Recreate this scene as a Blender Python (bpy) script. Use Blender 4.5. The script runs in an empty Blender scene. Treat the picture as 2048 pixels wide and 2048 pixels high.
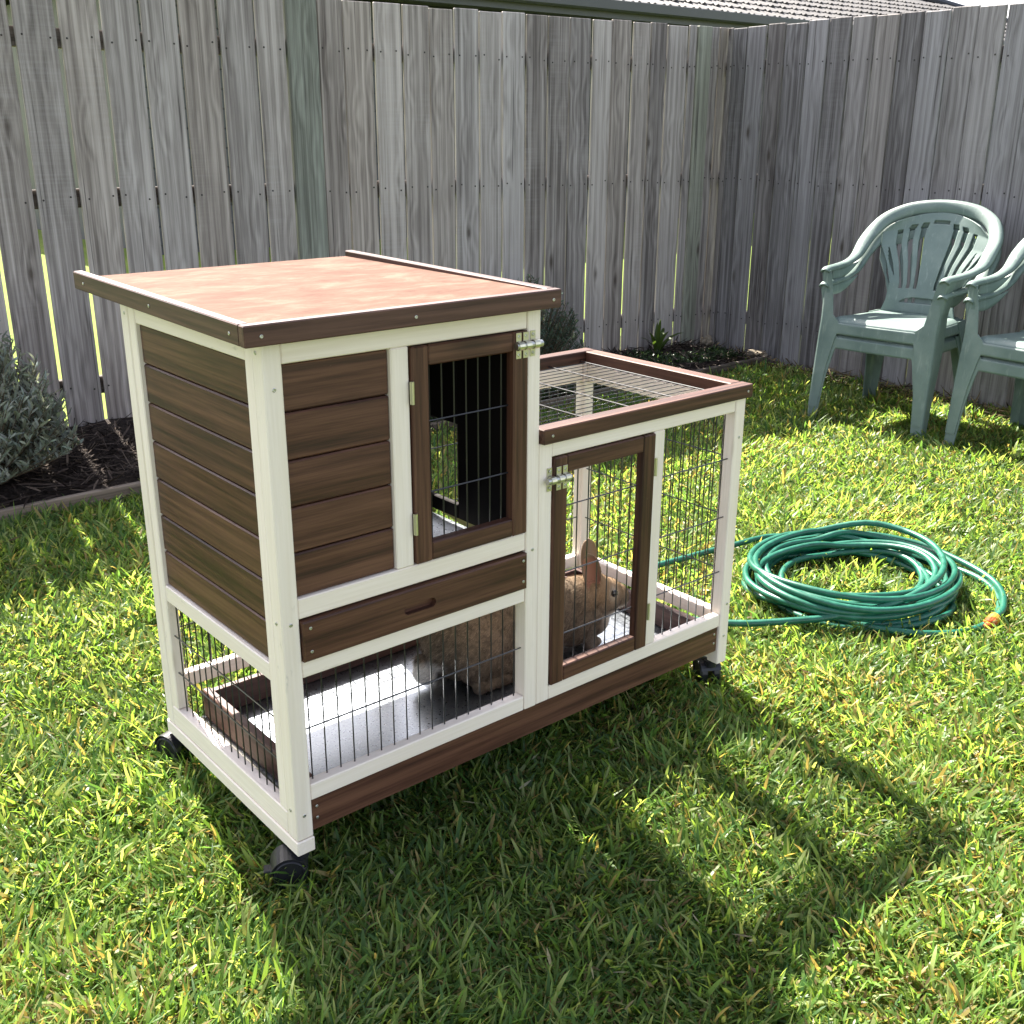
import bpy, math, random
import numpy as np
from mathutils import Vector, Matrix, Quaternion
random.seed(7)
RNG = np.random.default_rng(11)
R = math.radians
scene = bpy.context.scene
COL = scene.collection

# ------------------------------------------------------------------ camera, sky, sun, exposure
cam = bpy.data.cameras.new('camera')
cam.lens = 38.0; cam.sensor_width = 36.0; cam.clip_start = 0.05; cam.clip_end = 2000
camo = bpy.data.objects.new('camera', cam); COL.objects.link(camo)
CAM = Vector((-0.7611, -1.5014, 1.3249))
camo.matrix_world = Matrix.Translation(CAM) @ Matrix(((0.765976, 0.212713, -0.606658),
                     (-0.642856, 0.259395, -0.720729), (0.004056, 0.942055, 0.335434))).to_4x4()
scene.camera = camo

SUN_AZ, SUN_EL = R(80.5), R(46.5)
w = bpy.data.worlds.new('World'); scene.world = w; w.use_nodes = True
nt = w.node_tree; nt.nodes.clear()
sky = nt.nodes.new('ShaderNodeTexSky'); sky.sky_type = 'NISHITA'; sky.sun_disc = False
sky.sun_elevation = SUN_EL; sky.sun_rotation = math.pi/2 - SUN_AZ
sky.air_density = 1.0; sky.dust_density = 2.0; sky.ozone_density = 1.0
bg = nt.nodes.new('ShaderNodeBackground'); bg.inputs['Strength'].default_value = 0.10
wo = nt.nodes.new('ShaderNodeOutputWorld')
bw_ = nt.nodes.new('ShaderNodeRGBToBW'); mx = nt.nodes.new('ShaderNodeMix'); mx.data_type = 'RGBA'; mx.inputs[0].default_value = 0.55   # thin white haze over the blue
tn = nt.nodes.new('ShaderNodeMix'); tn.data_type = 'RGBA'; tn.blend_type = 'MULTIPLY'; tn.inputs[0].default_value = 1.0; tn.inputs[7].default_value = (1.07, 0.99, 0.96, 1)
nt.links.new(bw_.outputs[0], tn.inputs[6])
nt.links.new(sky.outputs[0], bw_.inputs[0]); nt.links.new(sky.outputs[0], mx.inputs[6]); nt.links.new(tn.outputs[2], mx.inputs[7])
nt.links.new(mx.outputs[2], bg.inputs['Color']); nt.links.new(bg.outputs[0], wo.inputs['Surface'])

sl = bpy.data.lights.new('sun', 'SUN'); sl.energy = 5.0; sl.angle = R(0.53); sl.color = (1.0, 0.94, 0.84)
so = bpy.data.objects.new('sun', sl); COL.objects.link(so)
sdir = Vector((math.cos(SUN_EL)*math.cos(SUN_AZ), math.cos(SUN_EL)*math.sin(SUN_AZ), math.sin(SUN_EL)))
so.rotation_euler = sdir.to_track_quat('Z', 'Y').to_euler(); so.location = sdir*30

vs = scene.view_settings
vs.view_transform = 'Standard'; vs.look = 'None'; vs.gamma = 1.0; vs.use_curve_mapping = False
vs.exposure = 2.45

# ------------------------------------------------------------------ materials
class NT:
    def __init__(s, name):
        s.m = bpy.data.materials.new(name); s.m.use_nodes = True
        s.t = s.m.node_tree; s.t.nodes.clear()
        s.out = s.t.nodes.new('ShaderNodeOutputMaterial')
    def n(s, typ, props=None, **inp):
        nd = s.t.nodes.new('ShaderNode'+typ)
        for k, v in (props or {}).items(): setattr(nd, k, v)
        for k, v in inp.items():
            key = int(k[1:]) if k[0] == '_' else k.replace('_', ' ')
            s.put(nd.inputs[key], v)
        return nd
    def put(s, sock, v):
        if isinstance(v, bpy.types.NodeSocket): s.t.links.new(v, sock)
        elif isinstance(v, bpy.types.Node): s.t.links.new(v.outputs[0], sock)
        elif isinstance(v, tuple) and len(v) == 3 and sock.type == 'RGBA': sock.default_value = (*v, 1)
        else: sock.default_value = v
    def math(s, op, a, b=0.0, clamp=False):
        return s.n('Math', dict(operation=op, use_clamp=clamp), _0=a, _1=b).outputs[0]
    def mix(s, f, a, b, mode='MIX'):
        nd = s.t.nodes.new('ShaderNodeMix'); nd.data_type = 'RGBA'; nd.blend_type = mode
        s.put(nd.inputs[0], f); s.put(nd.inputs[6], a); s.put(nd.inputs[7], b)
        return nd.outputs[2]
    def ramp(s, f, stops, interp='LINEAR'):
        nd = s.t.nodes.new('ShaderNodeValToRGB'); cr = nd.color_ramp; cr.interpolation = interp
        while len(cr.elements) < len(stops): cr.elements.new(0.5)
        for e, (p, c) in zip(cr.elements, stops):
            e.position = p; e.color = (*c, 1) if isinstance(c, tuple) else (c, c, c, 1)
        s.put(nd.inputs[0], f); return nd.outputs[0]
    def noise(s, vec, scale=1.0, detail=3.0, rough=0.55, dist=0.0):
        return s.n('TexNoise', Vector=vec, Scale=scale, Detail=detail, Roughness=rough, Distortion=dist).outputs[0]
    def scl(s, vec, v):
        return s.n('VectorMath', dict(operation='MULTIPLY'), _0=vec, _1=v).outputs[0]
    def attr(s, name, out='Vector'):
        return s.n('Attribute', dict(attribute_name=name)).outputs[out]
    def bump(s, h, strength=0.3, dist=0.002):
        return s.n('Bump', Strength=strength, Distance=dist, Height=h).outputs[0]
    def finish(s, sh): s.t.links.new(sh if isinstance(sh, bpy.types.NodeSocket) else sh.outputs[0], s.out.inputs['Surface']); return s.m
    def bsdf(s, **k): return s.n('BsdfPrincipled', **k)

def m_stain(name, dark, mid, light, rough=0.48, spec=0.35):
    t = NT(name); wc = t.attr('wc'); rnd = t.attr('rnd', 'Fac')
    fine = t.noise(t.scl(wc, (2.6, 85, 85)), 1, 4, 0.7)
    warp = t.noise(t.scl(wc, (2.0, 9, 9)), 1, 2, 0.5)
    rings = t.n('TexWave', dict(wave_type='BANDS', bands_direction='Y'), Vector=t.scl(wc, (0.55, 6.5, 6.5)), Scale=1.0, Distortion=6.0, Detail=2.0, Detail_Scale=0.9).outputs[1]
    f = t.math('ADD', t.math('ADD', t.math('MULTIPLY', t.math('SUBTRACT', fine, 0.5), 1.55), 0.46), t.math('MULTIPLY', t.math('SUBTRACT', rings, 0.5), 0.15))
    f = t.math('ADD', f, t.math('MULTIPLY', t.math('SUBTRACT', warp, 0.5), 0.26))
    f = t.math('ADD', f, t.math('MULTIPLY', t.math('SUBTRACT', rnd, 0.5), 0.20))
    c = t.ramp(f, [(0.16, dark), (0.42, mid), (0.78, light)])
    vor = t.n('TexVoronoi', dict(feature='F1'), Vector=t.scl(wc, (2.6, 11, 11)), Scale=1.0, Randomness=1.0)
    knot = t.math('MULTIPLY', t.ramp(vor.outputs['Distance'], [(0.04, 1.0), (0.2, 0.0)]), t.math('GREATER_THAN', t.n('SeparateColor', _0=vor.outputs['Color']).outputs[0], 0.55))
    c = t.mix(t.math('MULTIPLY', knot, 0.6), c, (dark[0]*0.5, dark[1]*0.5, dark[2]*0.5))
    scuff = t.ramp(t.noise(t.scl(wc, (60, 160, 160)), 1, 2, 0.5), [(0.74, 0.0), (0.79, 1.0)])
    big = t.ramp(t.noise(t.scl(wc, (7, 7, 7)), 1, 2), [(0.56, 0.0), (0.66, 1.0)])
    c = t.mix(t.math('MULTIPLY', t.math('MULTIPLY', scuff, big), 0.35), c, (0.34, 0.27, 0.2))
    b = t.bump(t.math('ADD', fine, t.math('MULTIPLY', rings, 0.4)), 0.22, 0.0012)
    rg = t.math('ADD', rough, t.math('MULTIPLY', t.math('SUBTRACT', warp, 0.5), 0.25))
    return t.finish(t.bsdf(Base_Color=c, Roughness=rg, Normal=b, **{'Specular_IOR_Level': spec}))

def m_paint(name, col):
    t = NT(name); wc = t.attr('wc'); rnd = t.attr('rnd', 'Fac')
    fine = t.noise(t.scl(wc, (6, 190, 190)), 1, 4, 0.6)
    broad = t.noise(t.scl(wc, (1.6, 16, 16)), 1, 3, 0.5)
    c = t.mix(t.ramp(fine, [(0.35, 1.0), (0.7, 0.0)]), col, (col[0]*0.91, col[1]*0.90, col[2]*0.87))
    c = t.mix(t.math('MULTIPLY', t.ramp(broad, [(0.45, 0.0), (0.75, 1.0)]), 0.55), c, (col[0]*0.86, col[1]*0.83, col[2]*0.72))
    vor = t.n('TexVoronoi', dict(feature='F1'), Vector=t.scl(wc, (3.1, 15, 15)), Scale=1.0)
    knot = t.math('MULTIPLY', t.ramp(vor.outputs['Distance'], [(0.02, 1.0), (0.11, 0.0)]), t.math('GREATER_THAN', t.n('SeparateColor', _0=vor.outputs['Color']).outputs[0], 0.72))
    c = t.mix(t.math('MULTIPLY', knot, 0.4), c, (0.42, 0.33, 0.22))
    dirt = t.math('MULTIPLY', t.ramp(t.noise(t.scl(wc, (26, 70, 70)), 1, 3, 0.6), [(0.62, 0.0), (0.74, 1.0)]), t.ramp(t.noise(t.scl(wc, (5, 5, 5)), 1, 1), [(0.55, 0.0), (0.68, 1.0)]))
    c = t.mix(t.math('MULTIPLY', dirt, 0.4), c, (0.3, 0.28, 0.24))
    c = t.mix(t.math('MULTIPLY', rnd, 0.12), c, (0.62, 0.6, 0.52))
    b = t.bump(fine, 0.14, 0.0009)
    return t.finish(t.bsdf(Base_Color=c, Roughness=0.5, Normal=b, **{'Specular_IOR_Level': 0.35}))

def m_weather(name, tint=(1, 1, 1), bright=1.0):
    t = NT(name); wc = t.attr('wc'); rnd = t.attr('rnd', 'Fac'); rn2 = t.attr('rn2', 'Fac')
    fine = t.noise(t.scl(wc, (1.6, 105, 105)), 1, 5, 0.72)
    streak = t.noise(t.scl(wc, (0.7, 40, 40)), 1, 4, 0.65, 0.3)
    blot = t.noise(t.scl(wc, (2.4, 7, 7)), 1, 3, 0.55)
    vor = t.n('TexVoronoi', dict(feature='F1'), Vector=t.scl(wc, (3.6, 10, 10)), Scale=1.0)
    d = vor.outputs['Distance']
    sel = t.math('GREATER_THAN', t.n('SeparateColor', _0=vor.outputs['Color']).outputs[0], 0.70)
    # grain rings bend round the knots
    wv = t.n('VectorMath', dict(operation='ADD'), _0=t.scl(wc, (0.16, 7.5, 7.5)), _1=t.n('CombineXYZ', _1=t.math('MULTIPLY', t.ramp(d, [(0.0, 1.0), (0.5, 0.0)]), 0.35)).outputs[0]).outputs[0]
    rings = t.n('TexWave', dict(wave_type='BANDS', bands_direction='Y'), Vector=wv, Scale=1.0, Distortion=5.0, Detail=2.0, Detail_Scale=0.8).outputs[1]
    f = t.math('ADD', t.math('MULTIPLY', fine, 0.62), t.math('MULTIPLY', streak, 0.55))
    f = t.math('ADD', f, t.math('MULTIPLY', t.math('SUBTRACT', rings, 1.9), 0.10))
    f = t.math('ADD', f, t.math('MULTIPLY', t.math('SUBTRACT', blot, 0.5), 0.26))
    f = t.math('ADD', f, t.math('MULTIPLY', t.math('SUBTRACT', rnd, 0.5), 0.26))
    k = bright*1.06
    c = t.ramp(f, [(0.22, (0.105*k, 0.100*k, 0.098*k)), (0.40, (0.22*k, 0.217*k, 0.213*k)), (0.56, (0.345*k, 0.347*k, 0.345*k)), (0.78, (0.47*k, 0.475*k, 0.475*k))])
    c = t.mix(t.math('MULTIPLY', t.ramp(rn2, [(0.3, 0.0), (1.0, 1.0)]), 0.75), c, (1.04, 0.98, 0.90), 'MULTIPLY')
    c = t.mix(1.0, c, (tint[0]*1.06, tint[1]*0.975, tint[2]*0.945), 'MULTIPLY')
    saw = t.ramp(t.noise(t.scl(wc, (90, 2, 2)), 1, 2, 0.6), [(0.45, 0.0), (0.65, 1.0)])
    sawm = t.math('MULTIPLY', t.ramp(t.noise(t.scl(wc, (1.2, 3, 3)), 1, 1), [(0.55, 0.0), (0.68, 1.0)]), saw)
    c = t.mix(t.math('MULTIPLY', sawm, 0.07), c, (0.52*k, 0.53*k, 0.54*k))
    knot = t.math('MULTIPLY', t.ramp(d, [(0.05, 1.0), (0.11, 0.5), (0.20, 0.0)]), sel)
    c = t.mix(t.math('MULTIPLY', knot, 0.85), c, (0.06, 0.048, 0.04))
    crack = t.ramp(t.noise(t.scl(wc, (0.9, 62, 62)), 1, 3, 0.55), [(0.29, 1.0), (0.36, 0.0)])
    c = t.mix(t.math('MULTIPLY', crack, 0.75), c, (0.055, 0.05, 0.048))
    h = t.math('SUBTRACT', t.math('ADD', fine, t.math('MULTIPLY', rings, 0.3)), t.math('MULTIPLY', crack, 0.8))
    return t.finish(t.bsdf(Base_Color=c, Roughness=0.88, Normal=t.bump(h, 0.5, 0.002), **{'Specular_IOR_Level': 0.2}))

def m_simple(name, col, rough=0.5, metal=0.0, spec=0.4, var=0.0, nscale=30.0, bump=0.0):
    t = NT(name); tc = t.n('TexCoord').outputs['Object']
    n = t.noise(tc, nscale, 4, 0.6)
    c = t.mix(t.math('MULTIPLY', n, var), col, (col[0]*0.45, col[1]*0.45, col[2]*0.45)) if var else t.mix(0.0, col, col)
    kw = dict(Base_Color=c, Roughness=t.math('ADD', rough-0.06, t.math('MULTIPLY', n, 0.12)), Metallic=metal)
    if bump: kw['Normal'] = t.bump(n, bump, 0.002)
    return t.finish(t.bsdf(**kw, **{'Specular_IOR_Level': spec}))

def m_leaf(name, transl=0.5, spec=0.3, rough=0.5, tmul=(1.25, 1.3, 0.6)):
    """thin leaf: colour from the blade's own 'col' attribute, light passing through"""
    t = NT(name); c = t.attr('col', 'Color')
    p = t.bsdf(Base_Color=c, Roughness=rough, **{'Specular_IOR_Level': spec})
    tr = t.n('BsdfTranslucent', Color=t.mix(1.0, c, tmul, 'MULTIPLY'))
    return t.finish(t.n('MixShader', _0=transl, _1=p, _2=tr))

def m_galv():
    t = NT('galvanised_steel'); tc = t.n('TexCoord').outputs['Object']
    v = t.n('TexVoronoi', dict(feature='F1'), Vector=tc, Scale=330.0)
    g = t.n('SeparateColor', _0=v.outputs['Color']).outputs[0]
    n = t.noise(tc, 14, 3)
    c = t.mix(g, (0.27, 0.295, 0.33), (0.37, 0.40, 0.435))
    c = t.mix(t.math('MULTIPLY', t.ramp(n, [(0.5, 0.0), (0.75, 1.0)]), 0.2), c, (0.30, 0.30, 0.29))
    return t.finish(t.bsdf(Base_Color=c, Metallic=0.95, Roughness=t.math('ADD', 0.27, t.math('MULTIPLY', g, 0.1)), Normal=t.bump(t.math('ADD', g, n), 0.025, 0.002)))

def m_roofpanel():
    t = NT('roof_felt_brown'); tc = t.n('TexCoord').outputs['Object']
    st = t.noise(t.scl(tc, (8, 15, 8)), 1, 6, 0.68, 0.4)
    fi = t.noise(t.scl(tc, (60, 160, 60)), 1, 3, 0.6)
    c = t.ramp(t.math('ADD', t.math('MULTIPLY', st, 0.85), t.math('MULTIPLY', fi, 0.15)), [(0.36, (0.080, 0.039, 0.027)), (0.5, (0.112, 0.061, 0.044)), (0.64, (0.158, 0.099, 0.074))])
    rg = t.math('ADD', 0.72, t.math('MULTIPLY', st, 0.2))
    return t.finish(t.bsdf(Base_Color=c, Roughness=rg, Normal=t.bump(fi, 0.12, 0.001), **{'Specular_IOR_Level': 0.06}))

def m_plastic():
    t = NT('faded_green_plastic'); tc = t.n('TexCoord').outputs['Object']
    n = t.noise(tc, 7, 5, 0.62); n2 = t.noise(t.scl(tc, (60, 60, 9)), 1, 4, 0.6); n3 = t.noise(tc, 55, 3, 0.6)
    c = t.ramp(n, [(0.3, (0.105, 0.150, 0.138)), (0.55, (0.140, 0.190, 0.175)), (0.75, (0.185, 0.232, 0.212))])
    c = t.mix(t.math('MULTIPLY', t.ramp(n2, [(0.58, 0.0), (0.78, 1.0)]), 0.35), c, (0.42, 0.46, 0.42))
    c = t.mix(t.math('MULTIPLY', t.ramp(n3, [(0.6, 0.0), (0.75, 1.0)]), 0.25), c, (0.12, 0.14, 0.11))
    return t.finish(t.bsdf(Base_Color=c, Roughness=t.math('ADD', 0.36, t.math('MULTIPLY', n, 0.22)), Normal=t.bump(n3, 0.06, 0.002), **{'Specular_IOR_Level': 0.45}))

def m_soil():
    t = NT('lawn_soil'); tc = t.n('TexCoord').outputs['Object']
    n = t.noise(tc, 22, 6, 0.7); n2 = t.noise(tc, 1.1, 3, 0.5); n3 = t.noise(tc, 160, 3, 0.6)
    c = t.ramp(n, [(0.3, (0.020, 0.026, 0.008)), (0.5, (0.055, 0.072, 0.017)), (0.7, (0.115, 0.115, 0.040))])
    # open lawn far off keeps the colour of its blades
    far = t.ramp(t.math('ADD', t.math('MULTIPLY', n3, 0.6), t.math('MULTIPLY', n2, 0.5)), [(0.35, (0.085, 0.140, 0.020)), (0.7, (0.190, 0.240, 0.050))])
    y = t.n('SeparateXYZ', _0=tc).outputs[1]
    c = t.mix(t.math('GREATER_THAN', y, 3.6), c, far)
    return t.finish(t.bsdf(Base_Color=c, Roughness=0.95, Normal=t.bump(n, 0.8, 0.01), **{'Specular_IOR_Level': 0.1}))

def m_bark_soil():
    t = NT('dark_mulch_soil'); tc = t.n('TexCoord').outputs['Object']
    n = t.noise(tc, 60, 6, 0.72); n2 = t.noise(tc, 9, 4, 0.6)
    c = t.ramp(t.math('ADD', t.math('MULTIPLY', n, 0.7), t.math('MULTIPLY', n2, 0.3)), [(0.35, (0.012, 0.009, 0.008)), (0.55, (0.034, 0.026, 0.022)), (0.75, (0.085, 0.066, 0.052))])
    return t.finish(t.bsdf(Base_Color=c, Roughness=0.95, Normal=t.bump(n, 0.9, 0.012), **{'Specular_IOR_Level': 0.15}))

def m_attr(name, rough=0.8, spec=0.15):
    t = NT(name); return t.finish(t.bsdf(Base_Color=t.attr('col', 'Color'), Roughness=rough, **{'Specular_IOR_Level': spec}))

def m_hose():
    t = NT('green_hose_rubber'); tc = t.n('TexCoord').outputs['Object']
    n = t.noise(tc, 26, 4, 0.6); n2 = t.noise(tc, 240, 2, 0.5)
    c = t.ramp(n, [(0.3, (0.006, 0.070, 0.043)), (0.55, (0.009, 0.100, 0.064)), (0.75, (0.022, 0.140, 0.094))])
    return t.finish(t.bsdf(Base_Color=c, Roughness=t.math('ADD', 0.26, t.math('MULTIPLY', n, 0.2)), Normal=t.bump(n2, 0.12, 0.001), **{'Specular_IOR_Level': 0.5}))

def m_tile():
    t = NT('concrete_roof_tile'); tc = t.n('TexCoord').outputs['Object']
    oi = t.n('ObjectInfo').outputs['Random']
    n = t.noise(tc, 9, 5, 0.65)
    c = t.ramp(n, [(0.3, (0.052, 0.049, 0.050)), (0.7, (0.105, 0.099, 0.097))])
    c = t.mix(t.math('MULTIPLY', oi, 0.4), c, (0.05, 0.048, 0.049))
    return t.finish(t.bsdf(Base_Color=c, Roughness=0.62, Normal=t.bump(n, 0.3, 0.004), **{'Specular_IOR_Level': 0.4}))

M = dict(
    brown=m_stain('brown_stained_timber', (0.026, 0.0100, 0.0066), (0.066, 0.0268, 0.0168), (0.125, 0.058, 0.035)),
    darkwood=m_stain('dark_stained_trim', (0.028, 0.0120, 0.0095), (0.064, 0.0290, 0.022), (0.108, 0.054, 0.040)),
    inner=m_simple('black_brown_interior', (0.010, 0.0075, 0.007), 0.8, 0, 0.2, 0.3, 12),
    white=m_paint('cream_white_paint', (0.85, 0.760, 0.69)),
    roof=m_roofpanel(), galv=m_galv(), plastic=m_plastic(), soil=m_soil(), mulch=m_bark_soil(),
    wire=m_simple('black_coated_wire', (0.012, 0.012, 0.014), 0.3, 0.0, 0.6),
    zinc=m_simple('zinc_plated_steel', (0.50, 0.50, 0.48), 0.34, 1.0),
    brass=m_simple('yellow_zinc_steel', (0.66, 0.64, 0.52), 0.36, 0.95, var=0.4, nscale=90),
    black=m_simple('black_caster_plastic', (0.014, 0.014, 0.018), 0.38, 0, 0.45),
    hole=m_simple('slot_recess', (0.05, 0.04, 0.032), 0.8),
    fence=m_weather('weathered_grey_paling'),
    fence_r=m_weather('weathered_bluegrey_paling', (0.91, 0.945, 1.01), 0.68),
    post=m_weather('treated_pine_green', (0.82, 0.95, 0.87), 0.85),
    edging=m_weather('weathered_edging', (1.0, 0.90, 0.78), 0.50),
    rail=m_weather('shade_darkened_rail', (0.95, 0.88, 0.8), 0.28),  # weathered timber, colour darkened to stand in for shade behind the palings
    nail=m_simple('rusty_nail', (0.03, 0.026, 0.024), 0.7),
    grass=m_leaf('grass_blade', 0.60, 0.36, 0.42, (1.8, 1.6, 0.85)),
    lav=m_leaf('silver_leaf', 0.28, 0.25, 0.6, (1.1, 1.15, 0.8)),
    strap=m_leaf('strap_leaf', 0.4, 0.3, 0.45),
    bark=m_attr('bark_shred', 0.9, 0.1),
    stem=m_simple('woody_stem', (0.10, 0.075, 0.05), 0.9, var=0.5),
    hose=m_hose(),
    orange=m_simple('orange_plastic', (0.50, 0.085, 0.018), 0.4, var=0.5, nscale=60),
    yellowp=m_simple('yellow_plastic', (0.55, 0.27, 0.03), 0.4, var=0.4, nscale=60),
    fur=m_attr('rabbit_fur', 0.7, 0.12), furbody=m_attr('rabbit_skin', 0.85, 0.08),
    eye=m_simple('rabbit_eye', (0.006, 0.005, 0.005), 0.05, 0, 0.6),
    tile=m_tile(), fascia=m_simple('grey_painted_metal', (0.055, 0.058, 0.070), 0.45, 0, 0.4, 0.15, 3),
    clad=m_simple('grey_cladding', (0.070, 0.073, 0.082), 0.6, 0, 0.3, 0.25, 4),
    pipe=m_simple('pale_grey_downpipe', (0.26, 0.28, 0.31), 0.5, 0, 0.4, 0.2, 3),
    rock=m_simple('pale_rock', (0.24, 0.20, 0.15), 0.9, 0, 0.2, 0.6, 22, 0.8),
)

# ------------------------------------------------------------------ mesh builder
ORG = {}
class MB:
    def __init__(s): s.v = []; s.f = []; s.wc = []; s.rn = []; s.mi = []; s.r2 = []
    def add(s, vs, fs, wc=None, rn=None, mi=0, r2=0.5):
        b = len(s.v); s.v += [tuple(p) for p in vs]; s.f += [tuple(b+i for i in f) for f in fs]
        s.wc += [tuple(p) for p in (wc if wc is not None else vs)]
        s.rn += [0.5 if rn is None else rn]*len(vs); s.r2 += [r2]*len(vs); s.mi += [mi]*len(fs)
    def box(s, lo, hi, bev=0.002, mat=None, mi=0, rn=None, r2=None):
        """chamfered board; its grain coordinates run along its longest side"""
        lo = np.array(lo, float); hi = np.array(hi, float)
        c = (lo+hi)/2; h = np.abs(hi-lo)/2; b = min(bev, h.min()*0.45)
        vs = []; idx = {}
        for sx in (-1, 1):
            for sy in (-1, 1):
                for sz in (-1, 1):
                    sg = np.array((sx, sy, sz))
                    for a in range(3):
                        e = h-b; e[a] = h[a]
                        idx[(sx, sy, sz, a)] = len(vs); vs.append(sg*e)
        fs = []
        S = (-1, 1)
        def key(d, a): return idx[(d[0], d[1], d[2], a)]
        for a in range(3):
            o = [i for i in range(3) if i != a]
            for sa in S:
                q = []
                for s1, s2 in ((-1, -1), (1, -1), (1, 1), (-1, 1)):
                    d = [0, 0, 0]; d[a] = sa; d[o[0]] = s1; d[o[1]] = s2; q.append(key(d, a))
                fs.append(q)
            for s1 in S:
                for s2 in S:
                    d1 = [0, 0, 0]; d1[o[0]] = s1; d1[o[1]] = s2; d2 = list(d1); d1[a] = -1; d2[a] = 1
                    fs.append([key(d1, o[0]), key(d2, o[0]), key(d2, o[1]), key(d1, o[1])])
        for sx in S:
            for sy in S:
                for sz in S: fs.append([idx[(sx, sy, sz, a)] for a in range(3)])
        va = np.array(vs); out = []
        for f in fs:
            p = va[list(f)]; n = np.cross(p[1]-p[0], p[2]-p[1])
            out.append(f if n@p.mean(0) > 0 else f[::-1])
        order = np.argsort(-h)
        off = np.array((random.uniform(-50, 50), random.uniform(-9, 9), random.uniform(-9, 9)))
        wc = va[:, order]+off
        p = va+c if mat is None else [tuple(mat @ Vector(q+c)) for q in va]
        s.add(p, out, wc, random.random() if rn is None else rn, mi, random.random() if r2 is None else r2)
    def tube(s, pts, r, n=6, closed=False, mi=0, cap=True):
        pts = [Vector(p) for p in pts]; m = len(pts)
        rr = r if hasattr(r, '__len__') else [r]*m
        vs = []; nrm = None
        for i, p in enumerate(pts):
            a = pts[(i-1) % m] if (closed or i > 0) else p; b = pts[(i+1) % m] if (closed or i < m-1) else p
            t = (b-a).normalized()
            if nrm is None:
                nrm = t.orthogonal().normalized()
            else:
                nrm = (nrm-t*nrm.dot(t)).normalized()
            bi = t.cross(nrm)
            for k in range(n):
                th = 2*math.pi*k/n; vs.append(p+(nrm*math.cos(th)+bi*math.sin(th))*rr[i])
        fs = []
        for i in range(m if closed else m-1):
            j = (i+1) % m
            for k in range(n): fs.append((i*n+k, i*n+(k+1) % n, j*n+(k+1) % n, j*n+k))
        if not closed and cap: fs.append(tuple(range(n))[::-1]); fs.append(tuple((m-1)*n+k for k in range(n)))
        s.add(vs, fs, mi=mi)
    def lathe(s, prof, n=20, mat=None, mi=0):
        mat = mat or Matrix(); vs = []; fs = []
        for r, z in prof:
            for k in range(n):
                th = 2*math.pi*k/n; vs.append(mat @ Vector((r*math.cos(th), r*math.sin(th), z)))
        for i in range(len(prof)-1):
            for k in range(n): fs.append((i*n+k, i*n+(k+1) % n, (i+1)*n+(k+1) % n, (i+1)*n+k))
        fs.append(tuple(range(n))[::-1]); fs.append(tuple((len(prof)-1)*n+k for k in range(n)))
        s.add(vs, fs, mi=mi)
    def mesh(s, name, mats, center=None, smooth=False):
        me = bpy.data.meshes.new(name)
        v = np.array(s.v, float); c = np.zeros(3) if center is None else np.array(center)
        me.from_pydata((v-c).tolist(), [], s.f)
        a = me.attributes.new('wc', 'FLOAT_VECTOR', 'POINT'); a.data.foreach_set('vector', np.array(s.wc, np.float32).ravel())
        a = me.attributes.new('rnd', 'FLOAT', 'POINT'); a.data.foreach_set('value', np.array(s.rn, np.float32))
        a = me.attributes.new('rn2', 'FLOAT', 'POINT'); a.data.foreach_set('value', np.array(s.r2, np.float32))
        for m in (mats if isinstance(mats, (list, tuple)) else [mats]): me.materials.append(m)
        me.polygons.foreach_set('material_index', s.mi)
        if smooth: me.polygons.foreach_set('use_smooth', [True]*len(s.f))
        me.update(); return me
    def build(s, name, mats, parent=None, smooth=False):
        v = np.array(s.v, float); c = (v.min(0)+v.max(0))/2
        o = bpy.data.objects.new(name, s.mesh(name, mats, c, smooth)); COL.objects.link(o)
        place(o, c, parent); return o
def place(o, c, parent):
    ORG[o.name] = np.array(c, float)
    if parent is not None:
        o.parent = parent; o.location = Vector(np.array(c)-ORG[parent.name])
    else: o.location = Vector(c)
def thing(name, loc, label, cat, group=None):
    o = bpy.data.objects.new(name, None); o.empty_display_size = 0.1; COL.objects.link(o)
    o.location = loc; ORG[o.name] = np.array(loc, float); return tag(o, label, cat, group)
def tag(o, label=None, cat=None, group=None, kind=None):
    for k, v in (('label', label), ('category', cat), ('group', group), ('kind', kind)):
        if v: o[k] = v
    return o
def board(name, lo, hi, mat, parent, bev=0.002, **k):
    b = MB(); b.box(lo, hi, bev, **k); return b.build(name, mat, parent)
def npmesh(name, verts, faces_flat, nper, mat, cols=None, parent=None, smooth=False, center=None):
    """big mesh straight from arrays; every face has nper corners (or nper is an array of counts)"""
    me = bpy.data.meshes.new(name); v = np.asarray(verts, np.float32)
    c = np.zeros(3) if center is None else np.array(center, float)
    v = (v-c).astype(np.float32)
    nf = len(faces_flat)//nper
    me.vertices.add(len(v)); me.vertices.foreach_set('co', v.ravel())
    me.loops.add(len(faces_flat)); me.loops.foreach_set('vertex_index', np.asarray(faces_flat, np.int32))
    me.polygons.add(nf); me.polygons.foreach_set('loop_start', np.arange(0, nf*nper, nper, dtype=np.int32))
    if smooth: me.polygons.foreach_set('use_smooth', np.ones(nf, bool))
    if cols is not None:
        a = me.attributes.new('col', 'FLOAT_COLOR', 'POINT')
        a.data.foreach_set('color', np.concatenate([cols, np.ones((len(cols), 1))], 1).astype(np.float32).ravel())
    me.materials.append(mat); me.update(calc_edges=True); me.validate()
    o = bpy.data.objects.new(name, me); COL.objects.link(o); place(o, c, parent); return o
def nrm(a): return a/np.maximum(np.linalg.norm(a, axis=-1, keepdims=True), 1e-9)
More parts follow.
